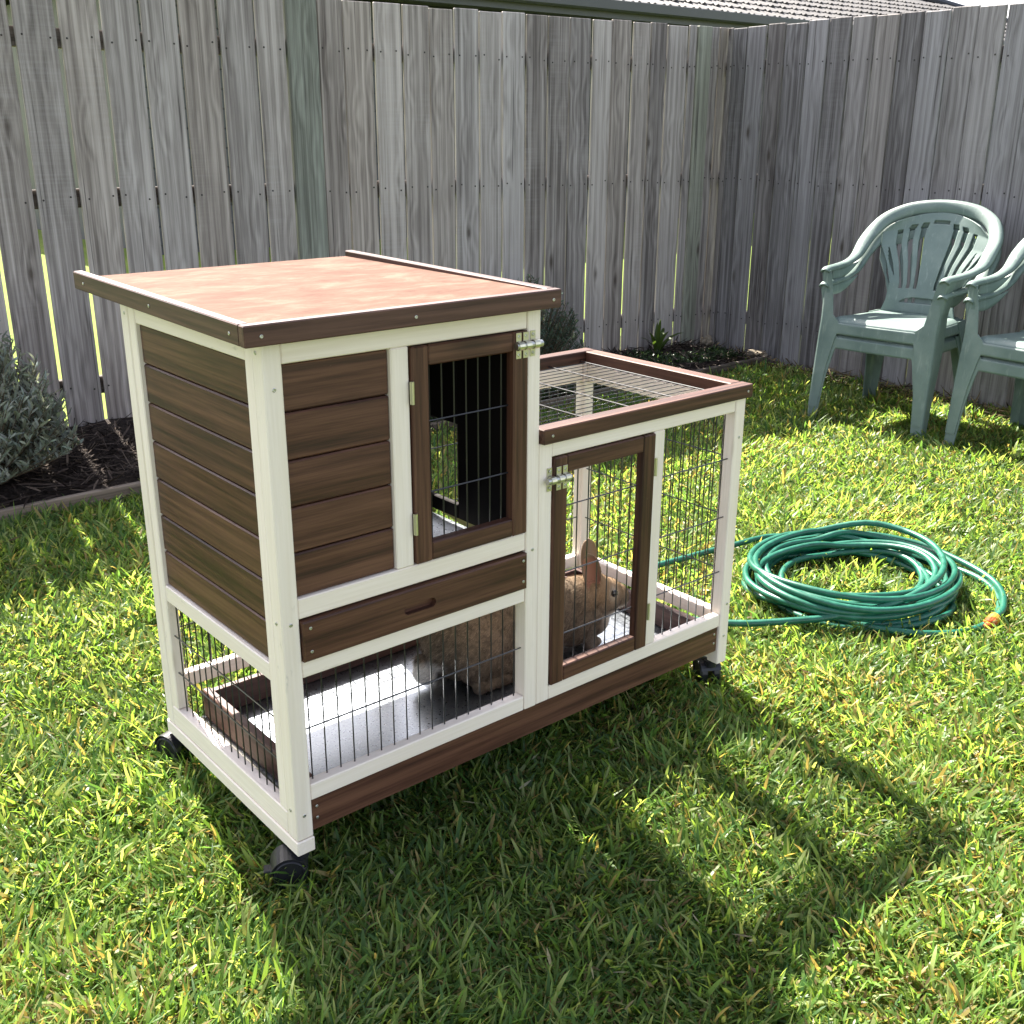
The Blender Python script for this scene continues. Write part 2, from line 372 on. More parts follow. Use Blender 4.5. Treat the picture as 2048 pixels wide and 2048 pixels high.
def blades(root, head, th0, th1, length, width, roll, col, levels=(0, .38, .75, 1.0), wprof=(.75, 1.0, .72, .04), tipcol=None):
    """curved strips: root (N,3), heading angle, tilt from vertical at root and tip, length, width"""
    N = len(root); L = len(levels)
    h = np.stack([np.cos(head), np.sin(head), np.zeros(N)], 1); up = np.array([0, 0, 1.0])
    side = np.stack([-np.sin(head), np.cos(head), np.zeros(N)], 1)
    pos = root.copy(); V = np.zeros((N, L, 2, 3)); C = np.zeros((N, L, 2, 3)); prev = 0
    for i, s in enumerate(levels):
        th = th0+(th1-th0)*(s+prev)/2
        d = h*np.sin(th)[:, None]+up*np.cos(th)[:, None]
        pos = pos+d*((s-prev)*length)[:, None]; prev = s
        nn = np.cross(d, side)
        sv = side*np.cos(roll)[:, None]+nn*np.sin(roll)[:, None]
        hw = (width*wprof[i]/2)[:, None]
        V[:, i, 0] = pos-sv*hw; V[:, i, 1] = pos+sv*hw
        cc = col*(0.78+0.3*s) if tipcol is None else col*(1-s)+tipcol*s
        C[:, i, 0] = cc; C[:, i, 1] = cc
    base = (np.arange(N)*L*2)[:, None]
    F = []
    for i in range(L-1): F.append(np.stack([base[:, 0]+2*i, base[:, 0]+2*i+1, base[:, 0]+2*i+3, base[:, 0]+2*i+2], 1))
    F = np.concatenate(F, 0)
    return V.reshape(-1, 3), F.ravel(), C.reshape(-1, 3)
def value_noise(x, y, seed):
    r = np.random.default_rng(seed); g = r.random((64, 64))
    xi = np.floor(x).astype(int); yi = np.floor(y).astype(int); fx = x-xi; fy = y-yi
    fx = fx*fx*(3-2*fx); fy = fy*fy*(3-2*fy); q = lambda a, b: g[a % 64, b % 64]
    return (q(xi, yi)*(1-fx)+q(xi+1, yi)*fx)*(1-fy)+(q(xi, yi+1)*(1-fx)+q(xi+1, yi+1)*fx)*fy

# ------------------------------------------------------------------ ground and beds
b = MB(); n = 40
xs = [-300, -60, -20, -8, -4] + [(-3+i*0.25) for i in range(34)] + [8, 20, 60, 300]
ys = [-300, -60, -20, -8, -4] + [(-3+i*0.25) for i in range(28)] + [6, 20, 60, 300]
vs = [(x, y, 0.0) for y in ys for x in xs]; nx = len(xs)
b.add(vs, [(j*nx+i, j*nx+i+1, (j+1)*nx+i+1, (j+1)*nx+i) for j in range(len(ys)-1) for i in range(nx-1)])
ground = tag(b.build('ground', M['soil']), kind='structure')

A1, A2 = -0.0923, -1.6278
FC = np.array((4.5967, 2.9478, 0.0)); D1 = np.array((math.cos(A1), math.sin(A1), 0)); D2 = np.array((math.cos(A2), math.sin(A2), 0))
N1 = np.array((-D1[1], D1[0], 0)); N2 = np.array((-D2[1], D2[0], 0))       # both point away from the lawn
def on_fence(s): return FC+D1*s
BED_Y = 2.375
# raised bed along the back fence
b = MB(); xs = np.arange(-2.2, 4.47, 0.11); rows = 9; vs = []
for i in range(rows):
    for x in xs:
        yb = FC[1]+D1[1]/D1[0]*(x-FC[0])-0.005; y = BED_Y+0.012+(yb-BED_Y-0.012)*i/(rows-1)
        z = 0.045+0.018*math.sin(x*5.1+y*3)+0.02*random.random()
        if i == 0: z = 0.03
        vs.append((x, y, z))
nx = len(xs)
b.add(vs, [(j*nx+i, j*nx+i+1, (j+1)*nx+i+1, (j+1)*nx+i) for j in range(rows-1) for i in range(nx-1)])
tag(b.build('garden_bed', M['mulch'], smooth=True), kind='structure')
for k, (x0, x1) in enumerate(((-2.2, 0.70), (0.705, 2.9), (2.905, 4.46))):
    e = board('timber_edging', (x0, BED_Y-0.012, -0.02), (x1, BED_Y+0.012, 0.058), M['edging'], None, 0.004)
    tag(e, ('weathered timber edging board along the mulch bed beside the silver bush', 'weathered timber edging board of the bed directly behind the hutch', 'weathered timber edging board of the bed reaching the fence corner')[k], 'garden edging', 'edging boards of the back bed')

# ------------------------------------------------------------------ fences
def fence(name, label, D, N, bounds, gaps, posts, mat, rails, seed):
    """bounds: paling edges along the fence; palings on the near side, rails behind"""
    random.seed(seed)
    ang = math.atan2(D[1], D[0]); mid = (bounds[0]+bounds[-1])/2
    root = thing(name, tuple(FC+D*mid), label, 'fence')
    base = Matrix.Translation(Vector(FC)) @ Matrix.Rotation(ang, 4, 'Z')
    nl = MB()
    sgn = -1 if N is N1 else 1           # local y of the lawn side
    if N is N2: sgn = -1
    for i in range(len(bounds)-1):
        a, c = bounds[i], bounds[i+1]
        if any(abs((a+c)/2-(p0+p1)/2) < 0.03 for p0, p1 in posts): continue
        g = gaps(a); top = 1.868+random.uniform(-0.006, 0.006)
        yo = random.uniform(-0.003, 0.003)
        tilt = Matrix.Translation(((a+c)/2, 0, 0)) @ Matrix.Rotation(random.uniform(-0.0022, 0.0022), 4, 'Y') @ Matrix.Rotation(random.uniform(-0.022, 0.022), 4, 'Z') @ Matrix.Translation((-(a+c)/2, 0, 0))
        bb = MB(); bb.box((a+g/2, min(0, sgn*0.017)+yo, -0.02), (c-g/2, max(0, sgn*0.017)+yo, top), 0.0035, mat=base @ tilt)
        bb.build('paling', mat, root)
        for rz in rails:
            for q in (0.2, 0.8):
                x = a+(c-a)*(q+random.uniform(-0.05, 0.05)); z = rz+random.uniform(-0.012, 0.012)
                p = base @ tilt @ Vector((x, sgn*0.0172+yo, z))
                nd = (base.to_3x3() @ Vector((0, sgn, 0))).to_track_quat('Z', 'Y').to_matrix().to_4x4()
                nl.lathe([(0.0043, -0.001), (0.0043, 0.0012), (0.002, 0.0018)], 7, Matrix.Translation(p) @ nd)
    for p0, p1 in posts:
        bb = MB(); bb.box((p0, sgn*0.030, -0.03), (p1, 0.055, 1.872), 0.004, mat=base); bb.build('post', M['post'], root)
    for rz in rails:
        bb = MB(); bb.box((bounds[0], 0.003, rz-0.038), (bounds[-1], 0.041, rz+0.038), 0.003, mat=base); bb.build('rail', M['rail'], root)
    tag(nl.build('nail', M['nail'], root), kind='stuff')
    return root
left = [-3.903-0.167*k for k in range(12, 0, -1)]
bb1 = left+[-3.903, -3.733, -3.566, -3.401, -3.239, -3.069, -2.901, -2.754, -2.606, -2.471, -2.316, -2.165, -2.014, -1.871, -1.724, -1.582, -1.436, -1.297, -1.153, -1.006, -0.865, -0.724, -0.592, -0.464, -0.305, -0.24, -0.138, -0.062, 0.020]
fence('back_fence', 'long weathered grey paling fence behind the hutch and mulch bed', D1, N1, bb1,
      lambda a: (0.0145 if a < -3.5 else 0.011 if a < -2.8 else 0.009), [(-2.754, -2.606), (-0.24, -0.138)], M['fence'], (0.235, 1.035, 1.655), 3)
bb2 = [0.024, 0.069, 0.18, 0.323, 0.453, 0.604, 0.746, 0.887, 1.031, 1.174, 1.314, 1.458, 1.601, 1.741, 1.885]+[1.885+0.142*k for k in range(1, 15)]
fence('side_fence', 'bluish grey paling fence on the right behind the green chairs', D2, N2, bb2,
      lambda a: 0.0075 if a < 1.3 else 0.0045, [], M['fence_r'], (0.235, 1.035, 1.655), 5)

# ------------------------------------------------------------------ neighbour's house
house = thing('neighbour_house', (14, 13, 0), 'grey house with pale tiled roof seen over the back fence', 'house')
EY, EZ = 9.6, 2.90           # eave line
random.seed(21)
hb = MB()
hb.add([(4, 10.15, 0), (24.7, 10.15, 0), (24.7, 10.15, 2.75), (4, 10.15, 2.75), (4, 18, 0), (24.7, 18, 0), (24.7, 18, 2.75), (4, 18, 2.75)],
       [(0, 1, 2, 3), (5, 4, 7, 6), (1, 5, 6, 2), (4, 0, 3, 7)])
wall = hb.build('wall', M['clad'], house)
for k in range(13):
    board('cladding_board', (4.0, 10.115, 0.1+k*0.2), (24.7, 10.149, 0.292+k*0.2), M['clad'], wall, 0.01)
board('soffit', (3.6, EY+0.02, 2.70), (25.1, 10.2, 2.715), M['fascia'], house)
board('fascia_board', (3.6, EY+0.0, 2.68), (25.12, EY+0.02, 2.86), M['fascia'], house)
gt = MB()
prof = [(0, 0.0), (0, -0.12), (-0.03, -0.13), (-0.10, -0.13), (-0.13, -0.11), (-0.13, 0.0), (-0.115, 0.005), (-0.115, -0.10), (-0.02, -0.115), (-0.015, 0.0)]
vs = [(x, EY-0.004+p[0], 2.885+p[1]) for x in (3.6, 25.15) for p in prof]; k = len(prof)
gt.add(vs, [(i, (i+1) % k, k+(i+1) % k, k+i) for i in range(k)]+[tuple(range(k)), tuple(range(2*k-1, k-1, -1))])
gt.build('gutter', M['fascia'], house)
dp = MB(); dp.box((8.82, 10.02, 0), (9.12, 10.11, 2.70), 0.01); dp.build('downpipe', M['pipe'], house)
PIT = R(21); cs, sn = math.cos(PIT), math.sin(PIT)
rf = MB()        # hip roof under the tiles
rx0, rx1, ry0, ry1 = 3.5, 25.2, EY-0.06, 18.6; zt = EZ-0.06; half = (ry1-ry0)/2; zr = zt+half*math.tan(PIT)
rf.add([(rx0, ry0, zt), (rx1, ry0, zt), (rx1, ry1, zt), (rx0, ry1, zt), (rx0+half, ry0+half, zr), (rx1-half, ry0+half, zr)],
       [(0, 1, 5, 4), (1, 2, 5), (2, 3, 4, 5), (3, 0, 4), (3, 2, 1, 0)])
roof = rf.build('roof', M['tile'], house)
def tile_mesh():
    b = MB(); W, Ln = 0.30, 0.36; nu = 12; vs = []
    for e in (0, 1):
        for j in range(2):
            for i in range(nu+1):
                u = i/nu; x = u*W
                z = 0.028*max(0, math.cos((u-0.5)*math.pi*1.15))**0.8*0.5+0.024*(math.exp(-((u-0.17)/0.11)**2)+math.exp(-((u-0.83)/0.11)**2))
                vs.append((x, j*Ln, z+0.030*(1-j)-(0.022 if e else 0)))
    q = nu+1; fs = []
    for i in range(nu):
        fs.append((i, i+1, q+i+1, q+i)); fs.append((2*q+i+1, 2*q+i, 3*q+i, 3*q+i+1)); fs.append((i+1, i, 2*q+i, 2*q+i+1))
    b.add(vs, fs); return b.mesh('roof_tile', M['tile'], smooth=False)
tm = tile_mesh(); cnt = 0
for r in range(11):
    for k in range(52):
        x = 10.0+k*0.302+(0.15 if r % 2 else 0)
        d = r*0.325
        if x > rx1-d*cs-0.30 or cnt >= 298: continue
        if (d*cs+0.7)/(x-8.6) > 0.42: continue        # higher courses are out of sight behind the eave line
        o = bpy.data.objects.new('roof_tile', tm); COL.objects.link(o); cnt += 1
        place(o, (x, ry0-0.03+d*cs, zt+0.012+d*sn+random.uniform(-.003, .003)), roof); o.rotation_euler = (PIT, 0, random.uniform(-.006, .006))
hp = MB()
a = Vector((rx1+0.02, ry0-0.02, zt+0.02)); c = Vector((rx1-half, ry0+half, zr+0.05))
hp.tube([a+(c-a)*t+Vector((0, 0, 0.02)) for t in np.linspace(0, 1, 14)], 0.075, 8); hp.build('hip_capping', M['fascia'], roof)

# ------------------------------------------------------------------ the hutch
w_, xa, xb, xc, L, D = 0.0334, 0.539, 0.571, 0.6067, 1.2, 0.568
zb, z1, z2, z3, z4, z5, z6, z7, z8 = 0.075, 0.2108, 0.1781, 0.1113, 0.5742, 0.5372, 0.4572, 0.4255, 0.9752
ys, zl2, zl3, zl4, zl5 = 0.0625, 0.4411, 0.4057, 0.1516, 0.1042
xd, xe, zr1, xt1, xt2 = 0.8994, 0.9339, 0.7165, 0.2367, 0.2735
ZT = 1.0145; RB = 0.53                       # underside of tower roof; depth of the run
random.seed(5)
H = thing('rabbit_hutch', (0.6, 0.28, 0.0), 'two storey brown and cream wooden rabbit hutch with wire run on casters', 'rabbit hutch')
W, B, DW = M['white'], M['brown'], M['darkwood']
# posts
board('post', (0, 0, zl5+0.001), (w_, w_, ZT), W, H)
board('post', (0, D-w_, zl5+0.001), (w_, D, ZT+0.008), W, H)
board('post', (xa+0.0005, 0, z2+0.001), (xb, w_, ZT), W, H)
board('post', (xa+0.0005, D-w_, zb+0.03), (xb, D, ZT+0.008), W, H)
board('post', (xb+0.001, 0.0012, z2+0.001), (xc, w_, 0.748), W, H)
board('post', (L-w_, 0, zb+0.0005), (L, w_, 0.748), W, H)
board('post', (L-w_, RB-w_, zb+0.0005), (L, RB, 0.748), W, H)
# left side frame
board('bottom_beam', (-0.002, -0.002, zb), (w_+0.001, D+0.002, zl5), W, H)
board('bottom_rail', (0.001, w_+0.0005, zl5+0.0008), (0.026, D-w_-0.0005, zl4), W, H)
for y0, y1 in ((w_+0.0006, ys), (D-ys, D-w_-0.0006)):
    board('stile', (0.0016, y0, zl4+0.0006), (0.026, y1, ZT-0.001), W, H)
board('middle_rail', (0.003, ys+0.0005, zl3), (0.026, D-ys-0.0005, zl2), W, H)
board('top_rail', (0.003, ys+0.0005, z8), (0.026, D-ys-0.0005, ZT), W, H)
lw = board('side_wall', (0.021, ys+0.001, zl2+0.001), (0.025, D-ys-0.001, z8-0.001), DW, H)
for k in range(7):
    h = (z8-zl2)/7
    board('board', (0.0095, ys+0.0008, zl2+k*h+0.0012), (0.0208, D-ys-0.0008, zl2+(k+1)*h-0.0012), B, lw, 0.004)
# front frame of the tower
board('top_rail', (w_+0.0005, 0.002, z8), (xa, 0.026, ZT-0.0005), W, H)
board('middle_rail', (w_+0.0005, 0.002, z5), (xa, 0.026, z4), W, H)
board('lower_rail', (w_+0.0005, 0.002, z7), (xa, 0.026, z6), W, H)
board('bottom_rail', (w_+0.0005, 0.002, z2), (xa, 0.026, z1), W, H)
board('mullion', (xt1, 0.0022, z4+0.0005), (xt2, 0.026, z8-0.0005), W, H)
fw_ = board('front_wall', (w_+0.001, 0.021, z4+0.001), (xt1-0.0005, 0.025, z8-0.001), DW, H)
for k in range(5):
    h = (z8-z4)/5
    board('board', (w_+0.0008, 0.0095, z4+k*h+0.0012), (xt1-0.0008, 0.0208, z4+(k+1)*h-0.0012), B, fw_, 0.004)
# drawer front with a milled finger slot
def drawer():
    x0, x1, za, zc, y0, y1 = w_+0.002, xa-0.0015, z6+0.001, z5-0.004, -0.007, 0.012
    cx, cz, hw, hr = 0.278, 0.495, 0.026, 0.0095
    ring = []
    for k in range(14): t = -math.pi/2+math.pi*k/13; ring.append((cx+hw+hr*math.cos(t), cz+hr*math.sin(t)))
    for k in range(14): t = math.pi/2+math.pi*k/13; ring.append((cx-hw+hr*math.cos(t), cz+hr*math.sin(t)))
    out = []
    for px, pz in ring:
        dx, dz = px-cx, (pz-cz)*((x1-x0)/(zc-za)); s = max(abs(dx)/((x1-x0)/2), abs(dz)/((x1-x0)/2))
        out.append([((x0+x1)/2)+dx/s*1.0, (za+zc)/2+dz/s*((zc-za)/(x1-x0))])
    out = [[min(max(p[0], x0), x1), min(max(p[1], za), zc)] for p in out]
    for cxy in ((x0, za), (x1, za), (x1, zc), (x0, zc)):
        j = min(range(len(out)), key=lambda i: (out[i][0]-cxy[0])**2+(out[i][1]-cxy[1])**2*20); out[j] = list(cxy)
    n = len(ring); b = MB(); vs = []
    e = 0.0025
    for p in out: vs.append((min(max(p[0], x0+e), x1-e), y0, min(max(p[1], za+e), zc-e)))
    for p in ring: vs.append((p[0], y0, p[1]))
    for p in ring: vs.append((p[0], y0+0.013, p[1]))
    for p in out: vs.append((p[0], y0+e, p[1]))
    for p in out: vs.append((p[0], y1, p[1]))
    fs = []
    for k in range(n):
        j = (k+1) % n
        fs += [(k, j, n+j, n+k), (n+k, n+j, 2*n+j, 2*n+k), (3*n+k, 3*n+j, j, k), (4*n+k, 4*n+j, 3*n+j, 3*n+k)]
    fs.append(tuple(2*n+k for k in range(n))); fs.append(tuple(4*n+k for k in range(n))[::-1])
    b.add(vs, fs, [(p[0]+3.3, p[2]+1.1, p[1]) for p in vs], 0.35); return b.build('drawer', B, H)
dr = drawer()
board('tray_box', (w_+0.004, 0.0125, z6+0.004), (xa-0.004, D-0.045, z6+0.02), DW, dr)
board('floor_tray', (0.032, 0.0285, 0.531), (xa-0.006, D-0.04, 0.536), M['galv'], H)
board('skirt', (w_+0.001, 0.0055, z3), (L-w_-0.001, 0.0215, z2-0.0008), B, H)
# run front
board('bottom_rail', (xc+0.0005, 0.002, z2+0.0004), (L-w_-0.0005, 0.026, z1), W, H)
board('top_rail', (xc+0.0005, 0.002, zr1), (L-w_-0.0005, 0.026, 0.7475), W, H)
board('mullion', (xd+0.0012, 0.0022, z1+0.0005), (xe, 0.026, zr1-0.0005), W, H)
# run right side
board('top_rail', (L-0.026, w_+0.0005, 0.700), (L-0.002, RB-w_-0.0005, 0.7475), W, H)
board('bottom_rail', (L-0.026, w_+0.0005, z2), (L-0.002, RB-w_-0.0005, z1), W, H)
board('bottom_beam', (L-0.0245, w_+0.0006, zb+0.002), (L-0.0015, RB-w_-0.0006, zl5), W, H)
# run back
board('top_rail', (xb+0.0005, RB-0.026, 0.700), (L-w_-0.0005, RB-0.002, 0.7475), W, H)
board('bottom_rail', (xb+0.0005, RB-0.026, z2), (L-w_-0.0005, RB-0.002, z1), W, H)
# tower back
board('bottom_rail', (w_+0.0005, D-0.026, z2), (xa, D-0.002, z1), W, H)
board('middle_rail', (w_+0.0005, D-0.026, z7-0.005), (xa, D-0.002, z4), W, H)
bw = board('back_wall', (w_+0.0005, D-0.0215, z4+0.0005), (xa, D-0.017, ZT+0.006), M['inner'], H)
for k in range(5):
    h = (ZT-z4)/5
    board('board', (w_+0.001, D-0.0165, z4+k*h+0.0012), (xa-0.0005, D-0.005, z4+(k+1)*h-0.0012), B, bw, 0.004)
# tower right wall with the doorway down to the run
rw = MB(); X0, X1 = xa+0.003, xa+0.016
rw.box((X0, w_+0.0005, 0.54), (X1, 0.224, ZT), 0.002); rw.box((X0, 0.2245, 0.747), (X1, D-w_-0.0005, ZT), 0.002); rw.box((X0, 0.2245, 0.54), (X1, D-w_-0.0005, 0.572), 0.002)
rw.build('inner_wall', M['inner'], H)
# pull-out tray in the base
tr = board('base_tray', (0.046, 0.022, 0.118), (L-0.045, RB-0.034, 0.1255), M['galv'], H)
board('tray_side', (0.052, 0.024, 0.1262), (0.070, RB-0.04, 0.192), DW, tr)
board('tray_side', (L-0.066, 0.024, 0.1262), (L-0.048, RB-0.04, 0.186), DW, tr)
board('tray_side', (0.0708, RB-0.056, 0.1262), (L-0.0668, RB-0.038, 0.186), DW, tr)
# ramp
rp = MB(); pa, pc = Vector((0.562, 0.40, 0.560)), Vector((1.075, 0.40, 0.158)); dv = (pc-pa); ln = dv.length
mat = Matrix.Translation(pa) @ Matrix.Rotation(math.asin(-dv.z/ln), 4, 'Y')
rp.box((0, -0.075, -0.008), (ln, 0.075, 0.004), 0.002, mat=mat); rmp = rp.build('ramp', B, H)
for k in range(9):
    s = MB(); s.box((0.05+k*0.068, -0.07, 0.0045), (0.066+k*0.068, 0.07, 0.012), 0.002, mat=mat); s.build('ramp_cleat', B, rmp)

# wire panels
def wires(name, axis, fixed, u0, u1, v0, v1, nu, vs_h, parent, r=0.0015):
    """axis 'x': in a plane of constant y running along x; 'y': constant x running along y; verticals + horizontals"""
    b = MB(); P = (lambda u, v: (u, fixed, v)) if axis == 'x' else (lambda u, v: (fixed, u, v))
    for k in range(nu):
        u = u0+(u1-u0)*(k+0.5)/nu; b.tube([P(u, v0-0.006), P(u, v1+0.006)], r, 5)
    dlt = 2.0*r
    P2 = (lambda u, v: (u, fixed-dlt, v)) if axis == 'x' else (lambda u, v: (fixed-dlt, u, v))
    for v in vs_h: b.tube([P2(u0-0.006, v), P2(u1+0.006, v)], r*1.1, 5)
    return b.build(name, M['wire'], parent)
wires('wire_mesh', 'x', 0.018, w_, xa, z1, z7, 17, (0.318,), H)
wires('wire_mesh', 'y', 0.015, ys, D-ys, zl4, zl3, 15, (0.324, 0.238), H)
wires('wire_mesh', 'x', 0.018, xe, L-w_, z1, zr1, 8, (0.603, 0.460, 0.320), H)
wires('wire_mesh', 'y', L-0.014, w_, RB-w_, z1, 0.700, 16, (0.603, 0.460, 0.320), H)
wires('wire_mesh', 'x', RB-0.012, xb, L-w_, z1, 0.700, 20, (0.603, 0.460, 0.320), H)
wires('wire_mesh', 'x', D-0.012, w_, xa, z1, z7-0.005, 17, (0.318,), H)

# doors: frame > wire, hinges, bolt
def door(x0, x1, za, zc, hinge_x, hw, nu, hz):
    f = MB(); y0, y1 = -0.004, 0.019; s = 0.0355
    f.box((x0, y0, za), (x0+s, y1, zc), 0.0025); f.box((x1-s, y0, za), (x1, y1, zc), 0.0025)
    f.box((x0+s+0.0006, y0+0.0008, za), (x1-s-0.0006, y1, za+s), 0.0025); f.box((x0+s+0.0006, y0+0.0008, zc-s), (x1-s-0.0006, y1, zc), 0.0025)
    d = f.build('door', B, H)
    wires('wire_mesh', 'x', 0.0165, x0+s, x1-s, za+s, zc-s, nu, hw, d)
    for z in hz:
        h = MB(); h.tube([(hinge_x, -0.0055, z-0.02), (hinge_x, -0.0055, z+0.02)], 0.0032, 8)
        h.box((hinge_x-0.004, -0.0052, z-0.02), (hinge_x+0.004, -0.0022, z+0.02), 0.0005); h.build('hinge', M['brass'], d)
    return d
d1 = door(xt2+0.002, xa-0.001, z4+0.002, z8-0.002, xt2+0.001, (z4+0.0355+0.093, z4+0.0355+0.225), 7, (0.895, 0.655))
d2 = door(xc+0.002, xd, z1+0.002, zr1-0.002, xd+0.0008, (0.602, 0.456, 0.315), 7, (0.640, 0.300))
def bolt(xc_, z, parent, flip):
    """barrel bolt: three strap plates and the round bolt through them"""
    p = MB()
    for k, dx in enumerate((-0.021, -0.004, 0.0165) if not flip else (0.021, 0.004, -0.0165)):
        x = xc_+dx; yb = -0.0042 if (k < 2) else (0.0 if not flip else 0.001)
        p.box((x-0.0062, yb-0.0022, z-0.024), (x+0.0062, yb-0.0002, z+0.024), 0.0012)
        p.lathe([(0.0085, -0.0062), (0.0085, 0.0062)], 12, Matrix.Translation((x, -0.0095, z)) @ Matrix.Rotation(math.pi/2, 4, 'Y'))
    pl = p.build('bolt_latch', M['brass'], parent)
    q = MB(); q.tube([(xc_-0.031, -0.0105, z), (xc_+0.031, -0.0105, z)], 0.0064, 12); q.build('bolt_rod', M['zinc'], pl) if parent is H else q.build('bolt_rod', M['zinc'], parent)
    for dx in (-0.021, -0.004, 0.0165):
        for dz in (-0.017, 0.017):
            sx = dx if not flip else -dx; yb = -0.0065 if sx == dx and dx < 0.01 or (flip and dx < 0.01) else -0.003
            screw((xc_+sx, yb, z+dz), (0, -1, 0), parent, 0.0032)
SCREW = {}
def screw(p, nrm_, parent, r=0.0031):
    if r not in SCREW:
        b = MB(); b.lathe([(r*0.95, -0.0004), (r, 0.0006), (r*0.75, 0.0011), (r*0.42, 0.0010), (r*0.36, 0.0002), (r*0.1, 0.0001)], 10); SCREW[r] = b.mesh('screw', M['zinc'])
    o = bpy.data.objects.new('screw', SCREW[r]); COL.objects.link(o); place(o, p, parent)
    o.rotation_euler = Vector(nrm_).to_track_quat('Z', 'Y').to_euler()
bolt(0.5335, 0.948, H, False)
bolt(0.6145, 0.672, H, True)

# tower roof: sloping panel, boards round its edge
RX0, RX1, RY0, RY1, RZF, RZB = -0.0457, 0.5861, -0.0397, 0.6714, 1.0488, 1.0593
tilt = (RZB-RZF)/(RY1-RY0)
def rz(y): return RZF+tilt*(y-RY0)
def shear(y0, y1):           # boards of the roof follow its slight slope
    m = Matrix.Identity(4); m[2][1] = tilt; m[2][3] = -tilt*RY0; return m
SH = shear(0, 0)
pn = MB(); T = 0.020
pn.add([(RX0+T, RY0+T, RZF-0.0035), (RX1-T, RY0+T, RZF-0.0035), (RX1-T, RY1-0.004, RZB-0.0125), (RX0+T, RY1-0.004, RZB-0.0125),
        (RX0+T, RY0+T, RZF-0.0155), (RX1-T, RY0+T, RZF-0.0155), (RX1-T, RY1-0.004, RZB-0.0245), (RX0+T, RY1-0.004, RZB-0.0245)],
       [(0, 1, 2, 3), (7, 6, 5, 4), (0, 4, 5, 1), (1, 5, 6, 2), (2, 6, 7, 3), (3, 7, 4, 0)])
rf = pn.build('roof', M['roof'], H)
def rboard(lo, hi, name='trim_board'):
    b = MB(); b.box(lo, hi, 0.002, mat=SH); return b.build(name, DW, rf)
rboard((RX0, RY0, RZF-0.0335), (RX1, RY0+T-0.0006, RZF))
rboard((RX0+0.0006, RY0+T, RZF-0.0335), (RX0+T-0.0006, RY1, RZF))
rboard((RX1-T+0.0006, RY0+T, RZF-0.0335), (RX1-0.0006, RY1, RZF))
rboard((RX0+T, RY1-0.003, RZF-0.0335), (RX1-T, RY1+0.0, RZF-0.0145))
for x in (-0.018, 0.262, 0.566): screw((x, RY0-0.0002, RZF-0.018), (0, -1, 0), rf)
for y in (0.01, 0.31, 0.62): screw((RX0+0.0004, y, rz(y)-0.018), (-1, 0, 0), rf)
# run lid
QX0, QX1, QY0, QY1, QZ0, QZ1, QW = xb+0.002, 1.208, -0.012, RB+0.008, 0.7485, 0.779, 0.036
lid = board('run_lid', (QX0, QY0, QZ0), (QX1, QY0+QW-0.0005, QZ1), B, H)
board('trim_board', (QX0, QY1-QW+0.0005, QZ0), (QX1, QY1, QZ1), B, lid)
board('trim_board', (QX1-QW, QY0+QW, QZ0), (QX1-0.0006, QY1-QW, QZ1-0.0004), B, lid)
lw = MB()
for k in range(18):
    y = QY0+QW+(QY1-QY0-2*QW)*(k+0.5)/18; lw.tube([(QX0, y, 0.752), (QX1-QW+0.006, y, 0.752)], 0.0011, 5)
for x in (0.625, 0.765, 0.905, 1.045, 1.155): lw.tube([(x, QY0+QW-0.005, 0.7545), (x, QY1-QW+0.005, 0.7548)], 0.0017, 6)
lw.build('wire_mesh', M['wire'], lid)
screw((0.595, QY0-0.0002, 0.764), (0, -1, 0), lid); screw((1.19, QY0-0.0002, 0.764), (0, -1, 0), lid)
# screws
for x, z in ((0.017, 0.937), (0.017, 0.533), (0.017, 0.155), (0.556, 0.535), (L-0.016, 0.655), (L-0.013, 0.235), (L-0.016, 0.15)): screw((x, -0.0002, z), (0, -1, 0), H, 0.0035)
for y, z in ((0.02, 0.995), (0.018, 0.535), (0.018, 0.165), (D-0.02, 0.99)): screw((-0.0002, y, z), (-1, 0, 0), H, 0.0035)
for x, z, y in ((0.05, 0.520, -0.0072), (0.05, 0.476, -0.0072), (0.527, 0.520, -0.0072), (0.527, 0.476, -0.0072)): screw((x, y, z), (0, -1, 0), dr)
for x, z in ((0.046, 0.160), (0.046, 0.136), (L-0.046, 0.160), (L-0.046, 0.136)): screw((x, 0.0053, z), (0, -1, 0), H)
# casters
def caster(x, y, ang):
    m = Matrix.Translation((x, y, 0)) @ Matrix.Rotation(ang, 4, 'Z')
    Rx = Matrix.Rotation(math.pi/2, 4, 'Y')
    b = MB()
    for s in (-1, 1):
        pr = [(0.0, 0.006), (0.028, 0.006), (0.0325, 0.009), (0.0325, 0.022), (0.029, 0.027), (0.026, 0.0265), (0.024, 0.0235), (0.0, 0.024)]
        pr = [(max(r_, 0.001), z*s) for r_, z in pr]
        b.lathe(pr, 22, m @ Matrix.Translation((0, -0.024, 0.0325)) @ Rx)
    c = b.build('caster', M['black'], H, smooth=False)
    h = MB(); n = 14; vs = []; fs = []
    for s in (-0.026, 0.026):
        for rr in (0.0365, 0.034):
            for k in range(n):
                t = R(5)+R(150)*k/(n-1); vs.append(m @ Vector((s, -0.024-rr*math.cos(t), 0.0325+rr*math.sin(t))))
    for k in range(n-1): fs += [(k, k+1, 2*n+k+1, 2*n+k), (n+k+1, n+k, 3*n+k, 3*n+k+1), (k+1, k, n+k, n+k+1), (2*n+k, 2*n+k+1, 3*n+k+1, 3*n+k)]
    h.add(vs, fs); h.box((-0.011, -0.072, 0.031), (0.011, -0.056, 0.038), 0.002, mat=m); h.build('hood', M['black'], c)
    st = MB(); st.lathe([(0.013, 0.058), (0.013, 0.0712), (0.016, 0.0714), (0.016, 0.0746)], 14, m); st.build('caster_stem', M['black'], c)
